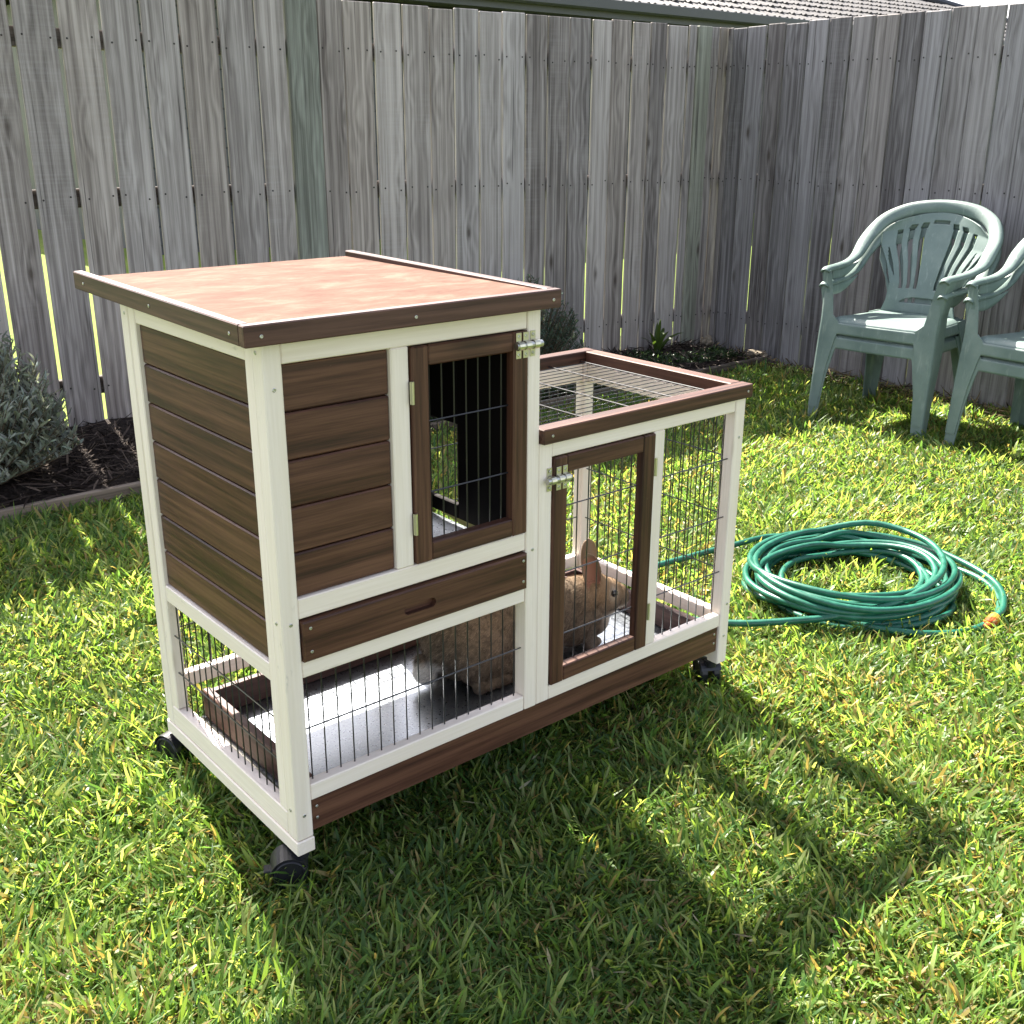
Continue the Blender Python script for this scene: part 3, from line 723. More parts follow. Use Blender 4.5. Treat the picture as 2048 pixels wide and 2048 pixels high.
caster(0.019, 0.022, R(-118)); caster(0.017, D-0.022, R(-160)); caster(L-0.022, 0.028, R(150)); caster(L-0.022, RB-0.028, R(15))

# ------------------------------------------------------------------ rabbit
def rabbit():
    F0 = 0.1262
    E = []   # centre, radii, pitch about y, yaw about z
    def e(c, r, p=0, yw=0): E.append((c, r, p, yw))
    e((0.585, 0.272, 0.235), (0.100, 0.088, 0.106)); e((0.655, 0.266, 0.252), (0.115, 0.085, 0.104)); e((0.745, 0.252, 0.240), (0.11, 0.078, 0.098))
    e((0.815, 0.236, 0.232), (0.088, 0.070, 0.090), 14); e((0.880, 0.224, 0.205), (0.056, 0.056, 0.070), 8); e((0.905, 0.221, 0.190), (0.040, 0.046, 0.050))
    e((0.925, 0.220, 0.208), (0.048, 0.048, 0.046)); e((0.942, 0.217, 0.192), (0.044, 0.044, 0.046), 30); e((0.885, 0.218, 0.262), (0.062, 0.050, 0.052), -6)
    e((0.940, 0.212, 0.264), (0.056, 0.043, 0.048), 18); e((0.980, 0.207, 0.250), (0.049, 0.037, 0.041), 26); e((1.012, 0.203, 0.236), (0.034, 0.028, 0.033), 22); e((1.025, 0.203, 0.226), (0.024, 0.022, 0.024))
    e((0.962, 0.186, 0.236), (0.038, 0.020, 0.034)); e((0.962, 0.228, 0.236), (0.038, 0.020, 0.034))
    for s in (-1, 1):
        cy = 0.268
        e((0.600, cy+s*0.062, 0.205), (0.082, 0.036, 0.076), 20); e((0.655, cy+s*0.070, 0.180), (0.050, 0.028, 0.045), 10)
        for x, r in ((0.570, 0.017), (0.592, 0.018), (0.615, 0.018), (0.638, 0.018), (0.661, 0.018), (0.682, 0.017)): e((x, cy+s*0.082, F0+0.016), (0.020, r, 0.0165))
        e((0.702, cy+s*0.082, F0+0.014), (0.016, 0.018, 0.0135))
        fx = 0.915 if s < 0 else 0.945
        for k in range(7):
            t = k/6; e((0.90+(fx-0.90)*t, 0.224+s*0.030, 0.205-(0.205-F0-0.018)*t), (0.024-0.007*t, 0.021-0.005*t, 0.024))
        e((fx+0.012, 0.224+s*0.030, F0+0.0125), (0.026, 0.0155, 0.0125))
    e((0.492, 0.285, 0.168), (0.030, 0.026, 0.030)); e((0.482, 0.286, 0.190), (0.018, 0.018, 0.026), -20)
    mb = bpy.data.meshes.new('rabbit_tmp'); vs = []; fs = []
    import bmesh
    bm = bmesh.new()
    for c, r, p, yw in E:
        m = Matrix.Translation(c) @ Matrix.Rotation(R(yw), 4, 'Z') @ Matrix.Rotation(R(p), 4, 'Y') @ Matrix.Diagonal((*r, 1))
        bmesh.ops.create_icosphere(bm, subdivisions=3, radius=1.0, matrix=m)
    # ears: cupped blades
    def ear(base, tip, wdt, face, th=0.0046):
        base, tip, face = Vector(base), Vector(tip), Vector(face).normalized()
        ax = (tip-base); ln = ax.length; ax.normalize(); sd = ax.cross(face).normalized(); fn = sd.cross(ax)
        nu, nv = 10, 14; V = []
        for lay in (0, 1):
            for j in range(nv+1):
                t = j/nv; hw = wdt*((0.5+0.5*math.sin(math.pi/2*t/0.5)) if t < 0.5 else math.sqrt(max(0, 1-((t-0.5)/0.5)**2.2)))+0.0008
                for i in range(nu+1):
                    u = -1+2*i/nu
                    q = base+ax*(ln*t)+sd*(hw*u)+fn*(0.75*hw*u*u*(1-0.5*t)-0.006*math.sin(math.pi*t))
                    V.append(bm.verts.new(q-fn*th*lay))
        q = nu+1; o = q*(nv+1)
        for j in range(nv):
            for i in range(nu):
                a = j*q+i
                bm.faces.new((V[a], V[a+1], V[a+q+1], V[a+q])); bm.faces.new((V[o+a+1], V[o+a], V[o+a+q], V[o+a+q+1]))
            bm.faces.new((V[j*q], V[j*q+q], V[o+j*q+q], V[o+j*q])); bm.faces.new((V[j*q+nu+q], V[j*q+nu], V[o+j*q+nu], V[o+j*q+nu+q]))
        for i in range(nu):
            bm.faces.new((V[i+1], V[i], V[o+i], V[o+i+1])); a = nv*q+i; bm.faces.new((V[a], V[a+1], V[o+a+1], V[o+a]))
    EARS = [((0.917, 0.186, 0.290), (0.888, 0.180, 0.386), 0.0225, (-0.55, -0.80, 0.1)), ((0.942, 0.228, 0.290), (0.950, 0.244, 0.392), 0.0200, (0.62, 0.75, 0.0))]
    for q in EARS: ear(*q)
    bmesh.ops.recalc_face_normals(bm, faces=bm.faces)
    bm.to_mesh(mb); bm.free()
    to = bpy.data.objects.new('rabbit_tmp', mb); COL.objects.link(to)
    md = to.modifiers.new('r', 'REMESH'); md.mode = 'VOXEL'; md.voxel_size = 0.0024; md.adaptivity = 0
    sm = to.modifiers.new('s', 'SMOOTH'); sm.factor = 0.5; sm.iterations = 5
    dg = bpy.context.evaluated_depsgraph_get(); dg.update()
    me = bpy.data.meshes.new_from_object(to.evaluated_get(dg)); bpy.data.objects.remove(to); bpy.data.meshes.remove(mb)
    nv = len(me.vertices); co = np.zeros(nv*3); me.vertices.foreach_get('co', co); co = co.reshape(-1, 3)
    def colour(p, nz):
        x, y, z = p[:, 0], p[:, 1], p[:, 2]; r = np.random.default_rng(4).random(len(p))
        n1 = value_noise(x*190+50, z*135+y*135+50, 3); n2 = value_noise(x*55+9, z*55+y*40+9, 5)
        brown = np.array((0.140, 0.110, 0.080)); rust = np.array((0.275, 0.180, 0.105)); dark = np.array((0.040, 0.031, 0.024)); pale = np.array((0.50, 0.45, 0.38))
        t = np.clip((z-0.17)/0.12, 0, 1)[:, None]
        c = brown*(1-0.25*t)+rust*0.25*t
        c = c*(0.86+0.28*n2[:, None]); k = (np.clip((n1-0.42)*2.6, 0, 1)*0.5)[:, None]; c = c*(1-k)+dark*k
        hd = (np.clip((x-0.86)/0.05, 0, 1)*np.clip((z-0.235)/0.03, 0, 1))[:, None]; c = c*(1-0.8*hd)+rust*0.95*0.8*hd
        jaw = (np.clip((x-0.93)/0.03, 0, 1)*np.clip((0.224-z)/0.018, 0, 1))[:, None]; c = c*(1-jaw)+pale*jaw
        bel = np.clip((0.175-z)/0.03, 0, 1)*np.clip((x-0.70)/0.03, 0, 1)*np.clip((0.86-x)/0.03, 0, 1)
        c = c*(1-0.7*bel[:, None])+pale*0.7*bel[:, None]
        bib = (np.clip((x-0.885)/0.03, 0, 1)*np.clip((0.20-z)/0.04, 0, 1)*np.clip((0.93-x)/0.02, 0, 1))[:, None]; c = c*(1-0.5*bib)+pale*0.8*0.5*bib
        ey = np.exp(-(((x-0.971)**2+(z-0.265)**2)/0.00022))[:, None]; c = c*(1-0.75*ey)+pale*0.75*ey
        tl = np.clip((0.512-x)/0.01, 0, 1)*np.clip((0.205-z)/0.015, 0, 1)
        c = c*(1-tl[:, None])+np.array((0.62, 0.58, 0.52))*tl[:, None]
        td = np.exp(-(((x-0.512)**2+(z-0.195)**2)/0.0003))[:, None]; c = c*(1-0.6*td)+dark*0.6*td
        er = np.clip((z-0.312)/0.008, 0, 1)*np.clip((0.955-x)/0.01, 0, 1)*(x > 0.86)
        inner = np.zeros(len(p))
        for eb, et, ew, ef in EARS:
            eb, et, ef = np.array(eb), np.array(et), nrm(np.array(ef)); ax = nrm(et-eb); sd = nrm(np.cross(ax, ef)); q = p-eb
            tt = (q@ax)/np.linalg.norm(et-eb); uu = np.abs(q@sd)/ew
            near = (np.abs(q@nrm(np.cross(sd, ax))) < 0.02) & (tt > 0.12) & (tt < 0.93)
            inner = np.maximum(inner, near*np.clip((0.86-uu)*5, 0, 1)*np.clip((nz@ef-0.15)*4, 0, 1)*np.clip((0.93-tt)*9, 0, 1))
        c = c*(1-er[:, None]*0.5)+np.array((0.24, 0.195, 0.155))*er[:, None]*0.5
        c = c*(1-inner[:, None])+np.array((0.30, 0.150, 0.108))*inner[:, None]
        return c, er
    nn = np.zeros(nv*3); me.vertices.foreach_get('normal', nn); nn = nn.reshape(-1, 3)
    cl, er = colour(co, nn)
    at = me.attributes.new('col', 'FLOAT_COLOR', 'POINT'); at.data.foreach_set('color', np.concatenate([cl*0.7, np.ones((nv, 1))], 1).astype(np.float32).ravel())
    me.materials.clear(); me.materials.append(M['furbody']); me.polygons.foreach_set('use_smooth', [True]*len(me.polygons))
    me.transform(Matrix.Translation((-0.75, -0.25, -F0)))
    root = thing('rabbit', (0.75, 0.25, F0), 'brown agouti rabbit sitting on the metal tray inside the hutch', 'rabbit')
    o = bpy.data.objects.new('body', me); COL.objects.link(o); place(o, (0.75, 0.25, F0), root)
    # fur: short tapered strips lying back along the body
    npol = len(me.polygons); ar = np.zeros(npol); me.polygons.foreach_get('area', ar); ce = np.zeros(npol*3); me.polygons.foreach_get('center', ce); ce = ce.reshape(-1, 3)+np.array((0.75, 0.25, F0))
    pnn = np.zeros(npol*3); me.polygons.foreach_get('normal', pnn); pnn = pnn.reshape(-1, 3)
    rg = np.random.default_rng(8); N = 70000; ii = rg.choice(npol, N, p=ar/ar.sum())
    p = ce[ii]+rg.normal(0, 0.0012, (N, 3)); nm = pnn[ii]; c, er = colour(p, nm)
    keep = (er < 0.4) & ((p[:, 0]-0.971)**2+(p[:, 2]-0.265)**2 > 0.00009) & (p[:, 2] > F0+0.004); p, nm, c = p[keep], nm[keep], c[keep]; N = len(p)
    flow = np.tile(np.array((-1.0, 0, -0.45)), (N, 1)); flow = nrm(flow-nm*np.sum(flow*nm, 1, keepdims=True)+rg.normal(0, 0.16, (N, 3)))
    ln = rg.uniform(0.005, 0.009, N)*np.where(p[:, 0] > 0.93, 0.5, 1.0)*np.where(p[:, 2] < F0+0.03, 0.5, 1); ln = np.where(p[:, 0] < 0.515, ln*1.6, ln)
    dr_ = nrm(flow+nm*rg.uniform(0.25, 0.6, (N, 1))); sd = nrm(np.cross(dr_, nm)+rg.normal(0, 0.3, (N, 3)))*0.00042
    a = p-nm*0.001; V = np.stack([a-sd, a+sd, a+dr_*ln[:, None]*0.6+sd*0.75, a+dr_*ln[:, None]*0.6-sd*0.75, a+(dr_-0.12*nm)*ln[:, None]], 1).reshape(-1, 3)
    V[:, 2] = np.maximum(V[:, 2], F0+0.0005)
    br = rg.uniform(0.6, 1.45, (N, 1)); C = np.stack([c*0.6*br, c*0.6*br, c*br, c*br, np.minimum(c*1.5*br, 0.8)], 1).reshape(-1, 3)
    q = np.arange(N)*5
    Fq = np.stack([q, q+1, q+2, q, q+2, q+3, q+3, q+2, q+4], 1).ravel()
    f = npmesh('fur', V, Fq, 3, M['fur'], C, o, center=(0.75, 0.25, F0)); f['kind'] = 'stuff'
    for s, yy in ((-1, 0.1705), (1, 0.246)):
        b = MB(); b.lathe([(0.0096*math.cos(t), 0.0096*math.sin(t)) for t in np.linspace(-1.5, 1.5, 12)], 18, Matrix.Translation((0.971, yy, 0.265)) @ Matrix.Diagonal((1, 0.75, 0.95, 1)))
        b.build('eye', M['eye'], root, smooth=True)
rabbit()

# ------------------------------------------------------------------ stacking chairs (moulded plastic)
def loft(sections, closed=True):
    n = len(sections[0]); vs = [tuple(p) for s in sections for p in s]; fs = []
    for i in range(len(sections)-1):
        for k in range(n if closed else n-1):
            j = (k+1) % n; fs.append((i*n+k, i*n+j, (i+1)*n+j, (i+1)*n+k))
    if closed: fs.append(tuple(range(n))[::-1]); fs.append(tuple((len(sections)-1)*n+k for k in range(n)))
    return vs, fs
def sheet(fn, nu, nv, th, hole=None):
    """thick moulded sheet from fn(u,v), u,v in 0..1, with holes left out"""
    P = np.array([[fn(i/nu, j/nv) for i in range(nu+1)] for j in range(nv+1)])
    du = np.gradient(P, axis=1); dv = np.gradient(P, axis=0); N = nrm(np.cross(du, dv))
    A = (P+N*th/2).reshape(-1, 3); Bk = (P-N*th/2).reshape(-1, 3); q = nu+1; o = len(A)
    on = np.array([[not (hole and hole((i+0.5)/nu, (j+0.5)/nv)) for i in range(nu)] for j in range(nv)])
    fs = []
    for j in range(nv):
        for i in range(nu):
            if not on[j, i]: continue
            a = j*q+i; fs.append((a, a+1, a+q+1, a+q)); fs.append((o+a+1, o+a, o+a+q, o+a+q+1))
            if j == 0 or not on[j-1, i]: fs.append((a+1, a, o+a, o+a+1))
            if j == nv-1 or not on[j+1, i]: fs.append((a+q, a+q+1, o+a+q+1, o+a+q))
            if i == 0 or not on[j, i-1]: fs.append((a, a+q, o+a+q, o+a))
            if i == nu-1 or not on[j, i+1]: fs.append((a+q+1, a+1, o+a+1, o+a+q+1))
    return np.concatenate([A, Bk]).tolist(), fs
def interp(t, pts):
    xs_ = [p[0] for p in pts]; return np.array([np.interp(t, xs_, [p[1][k] for p in pts]) for k in range(len(pts[0][1]))])
def catmull(P, n):
    P = np.array(P, float); Q = np.concatenate([[2*P[0]-P[1]], P, [2*P[-1]-P[-2]]]); out = []
    for i in range(1, len(Q)-2):
        for t in np.linspace(0, 1, n, endpoint=False):
            a, b_, c, d = Q[i-1:i+3]; out.append(0.5*(2*b_+(c-a)*t+(2*a-5*b_+4*c-d)*t*t+(3*b_-a-3*c+d)*t**3))
    out.append(P[-1]); return np.array(out)
def chair_parts():
    parts = []
    def fin(b, name, smooth=True):
        parts.append((name, b.mesh(name, M['plastic'], smooth=smooth)))
    SH_, AH, TH_ = 0.430, 0.650, 0.898
    # seat
    def seat(u, v):
        s = 2*u-1; y = -0.255+0.45*v
        hw = 0.245-0.035*v
        z = SH_-0.012*(1-s*s)*math.sin(math.pi*min(1, v*1.0))-0.012*v
        if v < 0.10: z -= 0.030*((0.10-v)/0.10)**2
        z -= 0.02*max(0, abs(s)-0.86)/0.14
        return (s*hw, y+0.014*(1-s*s)*(-1 if v < 0.5 else 0.4), z)
    b = MB(); b.add(*sheet(seat, 36, 34, 0.006))
    def skirt(u, v):
        s = 2*u-1; hw = 0.245; x = s*hw
        dep = 0.052+0.055*max(0, (abs(s)-0.72)/0.28)**2
        return (x, -0.2605-0.014*(1-s*s)-0.004*v, SH_-0.024-0.02*max(0, abs(s)-0.86)/0.14-dep*v)
    b.add(*sheet(skirt, 36, 6, 0.006))
    for sx in (-1, 1):
        def sk(u, v, sx=sx):
            y = -0.255+0.45*u; hw = 0.245-0.035*u
            return (sx*(hw+0.006*v), y, SH_-0.016-0.012*u-0.045*v)
        b.add(*sheet(sk, 16, 4, 0.006))
    fin(b, 'seat')
    # back panel with fanned slots
    def back(u, v):
        s = 2*u-1
        hw = float(np.interp(v, [0, .12, .3, .5, .7, .85, 1.0], [0.185, 0.168, 0.165, 0.200, 0.252, 0.262, 0.200]))
        z = SH_-0.012+(TH_-0.016-SH_+0.012)*v; z -= (0.012+0.034*v*v)*s*s*v
        y = 0.175+0.142*v**1.2; y -= (0.035+0.030*v)*s*s
        return (s*hw, y, z)
    def hole(u, v):
        s = 2*u-1
        if abs(s) < 0.62 and 0.105 < v < 0.105+0.055*math.sqrt(max(0, 1-(s/0.62)**2))+0.001: return True
        if abs(s) < 0.17 and 0.888 < v < 0.925: return True
        for c, top in ((0.30, 0.90), (0.50, 0.885), (0.70, 0.84)):
            if abs(abs(s)-c) < 0.036+0.022*v and 0.245 < v < top: return True
        if abs(s) > 0.865-0.0 and 0.30 < v < 0.72 and abs(s) < 0.955 - 0.10*abs(v-0.52)/0.2: return True
        return False
    b = MB(); b.add(*sheet(back, 110, 90, 0.006, hole)); fin(b, 'backrest')
    # rim running from one arm over the back to the other arm
    half_ = [(0.283, -0.266, AH-0.014), (0.284, -0.240, AH-0.004), (0.290, -0.14, AH), (0.298, -0.03, AH+0.008), (0.306, 0.07, AH+0.035), (0.306, 0.135, AH+0.09), (0.296, 0.195, AH+0.140), (0.258, 0.248, AH+0.195), (0.180, 0.290, AH+0.235), (0.092, 0.312, AH+0.252), (0, 0.320, AH+0.257)]
    full = half_+[(-x, y, z) for x, y, z in half_[-2::-1]]
    path = catmull(full, 6); m = len(path); secs = []
    for i, p in enumerate(path):
        t = nrm(path[min(i+1, m-1)]-path[max(i-1, 0)])
        a = abs(2*i/(m-1)-1)                       # 1 at arms, 0 at top
        k = np.clip((a-0.50)/0.22, 0, 1); k = k*k*(3-2*k)
        outw = nrm(np.array((p[0], 0, p[2]-0.70)))*1.0
        wd = nrm(outw*(1-k)+np.array((np.sign(p[0]) or 1, 0, 0.0))*k); wd = nrm(wd-t*(wd@t)); nn = np.cross(t, wd)
        if nn[1] > 0 and k < 0.5: nn = -nn
        if nn[2] < 0 and k >= 0.5: nn = -nn
        hw = 0.0225+0.0115*(1-k)
        pr = []
        for u, h in ((-1, -0.012), (-0.94, -0.002), (-0.6, 0.006), (0, 0.008), (0.6, 0.006), (0.94, -0.002), (1, -0.014), (0.86, -0.014), (0.55, -0.002), (0, 0.001), (-0.55, -0.002), (-0.86, -0.012)):
            pr.append(p+wd*hw*u+nn*h)
        secs.append(pr)
    b = MB(); b.add(*loft(secs)); fin(b, 'arm_rim')
    # legs: L-section, front ones run on up to carry the arms
    def leg(pts, name, sx, fy):
        secs = []
        for z, x, y, wf, ws in pts:
            t = 0.006
            # corner outside; one flange along -x*sx, other along fy
            c = np.array((sx*x, y, z)); ax = np.array((-sx, 0, 0.)); ay = np.array((0, fy, 0.)); r = 0.012
            poly = [c+ax*wf, c+ax*r, c+ax*r*0.3+ay*r*0.3, c+ay*r, c+ay*ws, c+ay*ws+ax*t, c+ay*(r+t)+ax*t, c+ax*(t+r*0.4)+ay*(t+r*0.4), c+ax*(r+t)+ay*t, c+ax*wf+ay*t]
            if sx*fy < 0: poly = poly[::-1]
            secs.append(poly)
        b = MB(); b.add(*loft(secs)); fin(b, name, False)
    for sx in (-1, 1):
        leg([(0.0, 0.288, -0.300, 0.050, 0.046), (0.2, 0.286, -0.286, 0.066, 0.062), (0.33, 0.284, -0.276, 0.090, 0.085), (0.40, 0.282, -0.270, 0.108, 0.098), (0.44, 0.282, -0.266, 0.062, 0.092), (0.55, 0.288, -0.256, 0.050, 0.066), (AH-0.012, 0.306, -0.258, 0.050, 0.060)], 'leg', sx, 1)
        leg([(0.0, 0.262, 0.262, 0.048, 0.046), (0.2, 0.244, 0.235, 0.060, 0.062), (0.34, 0.232, 0.214, 0.076, 0.085), (0.415, 0.222, 0.196, 0.09, 0.10)], 'leg', sx, -1)
        def brace(u, v, sx=sx):
            t = u; y = -0.185+0.27*t; x = sx*(0.286-0.012*t); z = AH-0.012-0.052*math.sin(math.pi*min(1, 0.35+t*0.75))*(1-v)-0.004+0.03*t*t
            return (x, y, z)
        b = MB(); b.add(*sheet(brace, 16, 3, 0.005)); fin(b, 'arm_brace')
    return parts
CP = chair_parts()
def chair(x, y, z, ang, label):
    root = thing('plastic_chair', (x, y, z), label, 'chair', 'stacked green plastic chairs'); root.rotation_euler = (0, 0, ang)
    for nme, me in CP:
        o = bpy.data.objects.new(nme, me); COL.objects.link(o); o.parent = root
TH = -math.atan2(0.99, 0.10)
def chair_at(lf, z, ang, label, back=0.0):
    # lf: world position of the left (as seen) front foot; local (-0.298,-0.30)
    c, s = math.cos(ang), math.sin(ang); lx, ly = -0.288, -0.300-back
    chair(lf[0]-(c*lx-s*ly), lf[1]-(s*lx+c*ly), z, ang, label)
chair_at((3.60, 1.475), 0.0, TH, 'faded green plastic armchair at the bottom of the stack beside the fence corner')
chair_at((3.60, 1.475), 0.067, TH, 'faded green plastic armchair on top of its stack with whole fan back visible', 0.0)
TH2 = TH-R(8)
chair_at((3.66, 0.800), 0.0, TH2, 'faded green plastic armchair at the bottom of the stack cut by the right frame edge')
chair_at((3.66, 0.800), 0.067, TH2, 'faded green plastic armchair topping the stack cut off by the right frame edge', 0.0)

# ------------------------------------------------------------------ garden hose
def hose():
    rg = np.random.default_rng(3); r = 0.0098; cx, cy = 1.965, 0.125
    P = []
    # tail from behind the hutch, in to the coil
    for p in ((1.36, 0.60), (1.52, 0.60), (1.70, 0.58), (1.90, 0.555), (2.10, 0.51)): P.append((p[0], p[1], 0.040))
    loops = 13; steps = 22; rad = [0.315, 0.275, 0.300, 0.225, 0.285, 0.205, 0.255, 0.310, 0.235, 0.290, 0.215, 0.270, 0.295]
    a0 = R(48)
    for k in range(loops):
        ox, oy = rg.normal(0, 0.036, 2); el = 1+rg.normal(0, 0.05); ph = rg.uniform(0, 6.28); nxt = rad[min(k+1, loops-1)]
        for j in range(steps):
            t = j/steps; a = a0-2*math.pi*(k+t)
            rr = rad[k]*(1-t)+nxt*t; s = math.sin(math.pi*t)
            x = cx+ox*s+rr*math.cos(a)*el*1.08; y = cy+oy*s+rr*math.sin(a)*0.98
            z = 0.022+0.0058*k+0.012*math.sin(a*1.0+ph)*(0.3+0.07*k)+0.006*math.sin(3*a+ph)
            P.append((x, y, max(0.016, z)))
    # last half-turn, big loose loop crossing the front of the coil and out under the hutch side
    for p in ((2.24, 0.28, .12), (2.28, 0.14, .115), (2.20, 0.00, .115), (2.03, -0.10, .115), (1.83, -0.095, .09), (1.68, -0.01, .06), (1.56, 0.08, .046), (1.45, 0.17, .040), (1.36, 0.30, .036), (1.30, 0.42, .034)): P.append(p)
    path = catmull(P, 4)
    b = MB(); b.tube(path, r, 10)
    root = thing('garden_hose', (cx, cy, 0), 'coiled green garden hose lying on the sunlit lawn right of the hutch', 'hose')
    b.build('hose_tube', M['hose'], root, smooth=True)
    # second end with the connector
    Q = catmull([(1.90, 0.47, .02), (2.10, 0.46, .04), (2.28, 0.32, .06), (2.36, 0.16, .055), (2.355, 0.02, .045), (2.31, -0.105, .040), (2.235, -0.190, .038), (2.13, -0.248, .034), (2.055, -0.262, .030)], 8)
    b = MB(); b.tube(Q, r, 10); b.build('hose_end', M['hose'], root, smooth=True)
    d = Vector((-0.985, -0.12, -0.10)).normalized(); q = d.to_track_quat('Z', 'Y').to_matrix().to_4x4(); m = Matrix.Translation((2.062, -0.261, 0.031)) @ q
    c = MB(); c.lathe([(0.012, 0), (0.0165, 0.003), (0.0175, 0.012), (0.0165, 0.024), (0.014, 0.027)], 16, m); cn = c.build('hose_connector', M['yellowp'], root)
    c = MB(); c.lathe([(0.0135, 0.0265), (0.0165, 0.029), (0.0165, 0.046), (0.013, 0.050), (0.010, 0.0505), (0.009, 0.062), (0.006, 0.066)], 16, m)
    for k in range(8):
        t = k*math.pi/4; c.box((0.0155*math.cos(t)-0.002, 0.0155*math.sin(t)-0.002, 0.030), (0.0155*math.cos(t)+0.002, 0.0155*math.sin(t)+0.002, 0.045), 0.0008, mat=m)
    c.build('connector_collar', M['orange'], cn)
hose()

# ------------------------------------------------------------------ plants
def bush(name, x, y, z, h, rx, ry, nsp, label, seed, base=(0.115, 0.150, 0.110), leaf=(0.020, 0.0055), narrow=False, nleaf=34):
    rg = np.random.default_rng(seed); root = thing(name, (x, y, z), label, 'shrub')
    st = MB(); roots = []; heads = []; th0 = []; th1 = []; ln = []; wd = []; rl = []; col = []
    for k in range(nsp):
        a = rg.uniform(0, 2*math.pi); q = rg.uniform(0, 1)**0.6
        tip = np.array((rx*q*math.cos(a), ry*q*math.sin(a), h*(math.sqrt(max(0.04, 1-0.96*q*q)))*rg.uniform(0.72, 1.04)))
        b0 = np.array((0.05*math.cos(a)*q, 0.05*math.sin(a)*q, 0.0)); mid = b0*0.4+tip*0.5+np.array((tip[0], tip[1], 0))*0.18
        ts = np.linspace(0, 1, 9); C = [(1-t)**2*b0+2*t*(1-t)*mid+t*t*tip for t in ts]
        st.tube([tuple(np.array((x, y, z))+c) for c in C[::2]], [0.004, 0.0032, 0.0026, 0.002, 0.0012], 4, cap=False)
        tone = rg.uniform(0.55, 1.3)
        for j in range(nleaf):
            t = 0.10+0.90*(j/nleaf)**0.85; p = (1-t)**2*b0+2*t*(1-t)*mid+t*t*tip
            roots.append(np.array((x, y, z))+p); heads.append(rg.uniform(0, 2*math.pi)); o = rg.uniform(0.25, 1.0)+(1-t)*0.3
            th0.append(o); th1.append(o+rg.uniform(-0.1, 0.7)); ln.append(leaf[0]*rg.uniform(0.6, 1.5)); wd.append(leaf[1]*rg.uniform(0.7, 1.3)); rl.append(rg.normal(0, 0.8))
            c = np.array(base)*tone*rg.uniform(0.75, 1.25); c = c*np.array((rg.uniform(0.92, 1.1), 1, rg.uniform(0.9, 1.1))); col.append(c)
    st.build('stems', M['stem'], root)
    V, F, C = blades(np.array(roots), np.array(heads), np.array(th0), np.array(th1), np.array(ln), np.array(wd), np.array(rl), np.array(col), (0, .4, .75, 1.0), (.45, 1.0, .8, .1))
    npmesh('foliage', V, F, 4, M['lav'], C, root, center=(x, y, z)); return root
bush('lavender_bush', 0.15, 2.74, 0.045, 0.64, 0.42, 0.36, 520, 'rounded silver grey lavender bush at the left frame edge', 31, (0.24, 0.27, 0.225), (0.038, 0.0092), nleaf=36)
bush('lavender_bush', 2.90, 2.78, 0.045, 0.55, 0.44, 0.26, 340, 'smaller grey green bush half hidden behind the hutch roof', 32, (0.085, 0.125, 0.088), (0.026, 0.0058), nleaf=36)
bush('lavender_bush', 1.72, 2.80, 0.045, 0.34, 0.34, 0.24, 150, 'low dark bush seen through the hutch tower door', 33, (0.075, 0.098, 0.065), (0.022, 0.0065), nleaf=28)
# strappy plant in the bed
def strappy(x, y):
    rg = np.random.default_rng(9); n = 11
    root = thing('strap_leaf_plant', (x, y, 0.045), 'single strap leaved plant in the bed near the fence corner', 'plant')
    hd = np.linspace(0, 6.28, n, endpoint=False)+rg.normal(0, 0.3, n)
    for k in range(n):
        V, F, C = blades(np.array([[x+rg.normal(0, .012), y+rg.normal(0, .012), 0.045]]), hd[k:k+1], np.array([rg.uniform(0.05, 0.3)]), np.array([rg.uniform(0.4, 1.7)]), np.array([rg.uniform(0.15, 0.25)]), np.array([rg.uniform(0.018, 0.028)]), np.array([rg.normal(0, 0.2)]), np.array([[0.065, 0.105, 0.025]])*rg.uniform(0.8, 1.25), (0, .2, .4, .6, .8, .92, 1.0), (.5, .8, 1.0, .95, .7, .4, .04))
        npmesh('leaf', V, F, 4, M['strap'], C, root, center=(x, y, 0.045))
strappy(4.02, 2.84)
# ground cover behind the hutch, nobody could count it
rg = np.random.default_rng(14); n = 16000
x = rg.uniform(2.0, 4.35, n); y = BED_Y+0.02+rg.random(n)*0.46
m = value_noise(x*3.1, y*4.3, 77) > 0.42; x, y = x[m], y[m]; n = len(x)
V, F, C = blades(np.stack([x, y, 0.045+rg.random(n)*0.05*value_noise(x*5, y*5, 5)], 1), rg.uniform(0, 6.28, n), rg.uniform(0.2, 1.1, n), rg.uniform(0.8, 1.7, n), rg.uniform(0.012, 0.034, n), rg.uniform(0.006, 0.011, n), rg.normal(0, 0.4, n), np.array((0.040, 0.070, 0.028))*rg.uniform(0.5, 1.5, (n, 1)), wprof=(.5, 1, .8, .1))
o = npmesh('ground_cover', V, F, 4, M['strap'], C, center=(3.0, 2.6, 0.045)); tag(o, 'low dark green ground cover in the shaded bed behind the hutch', 'ground cover', kind='stuff')

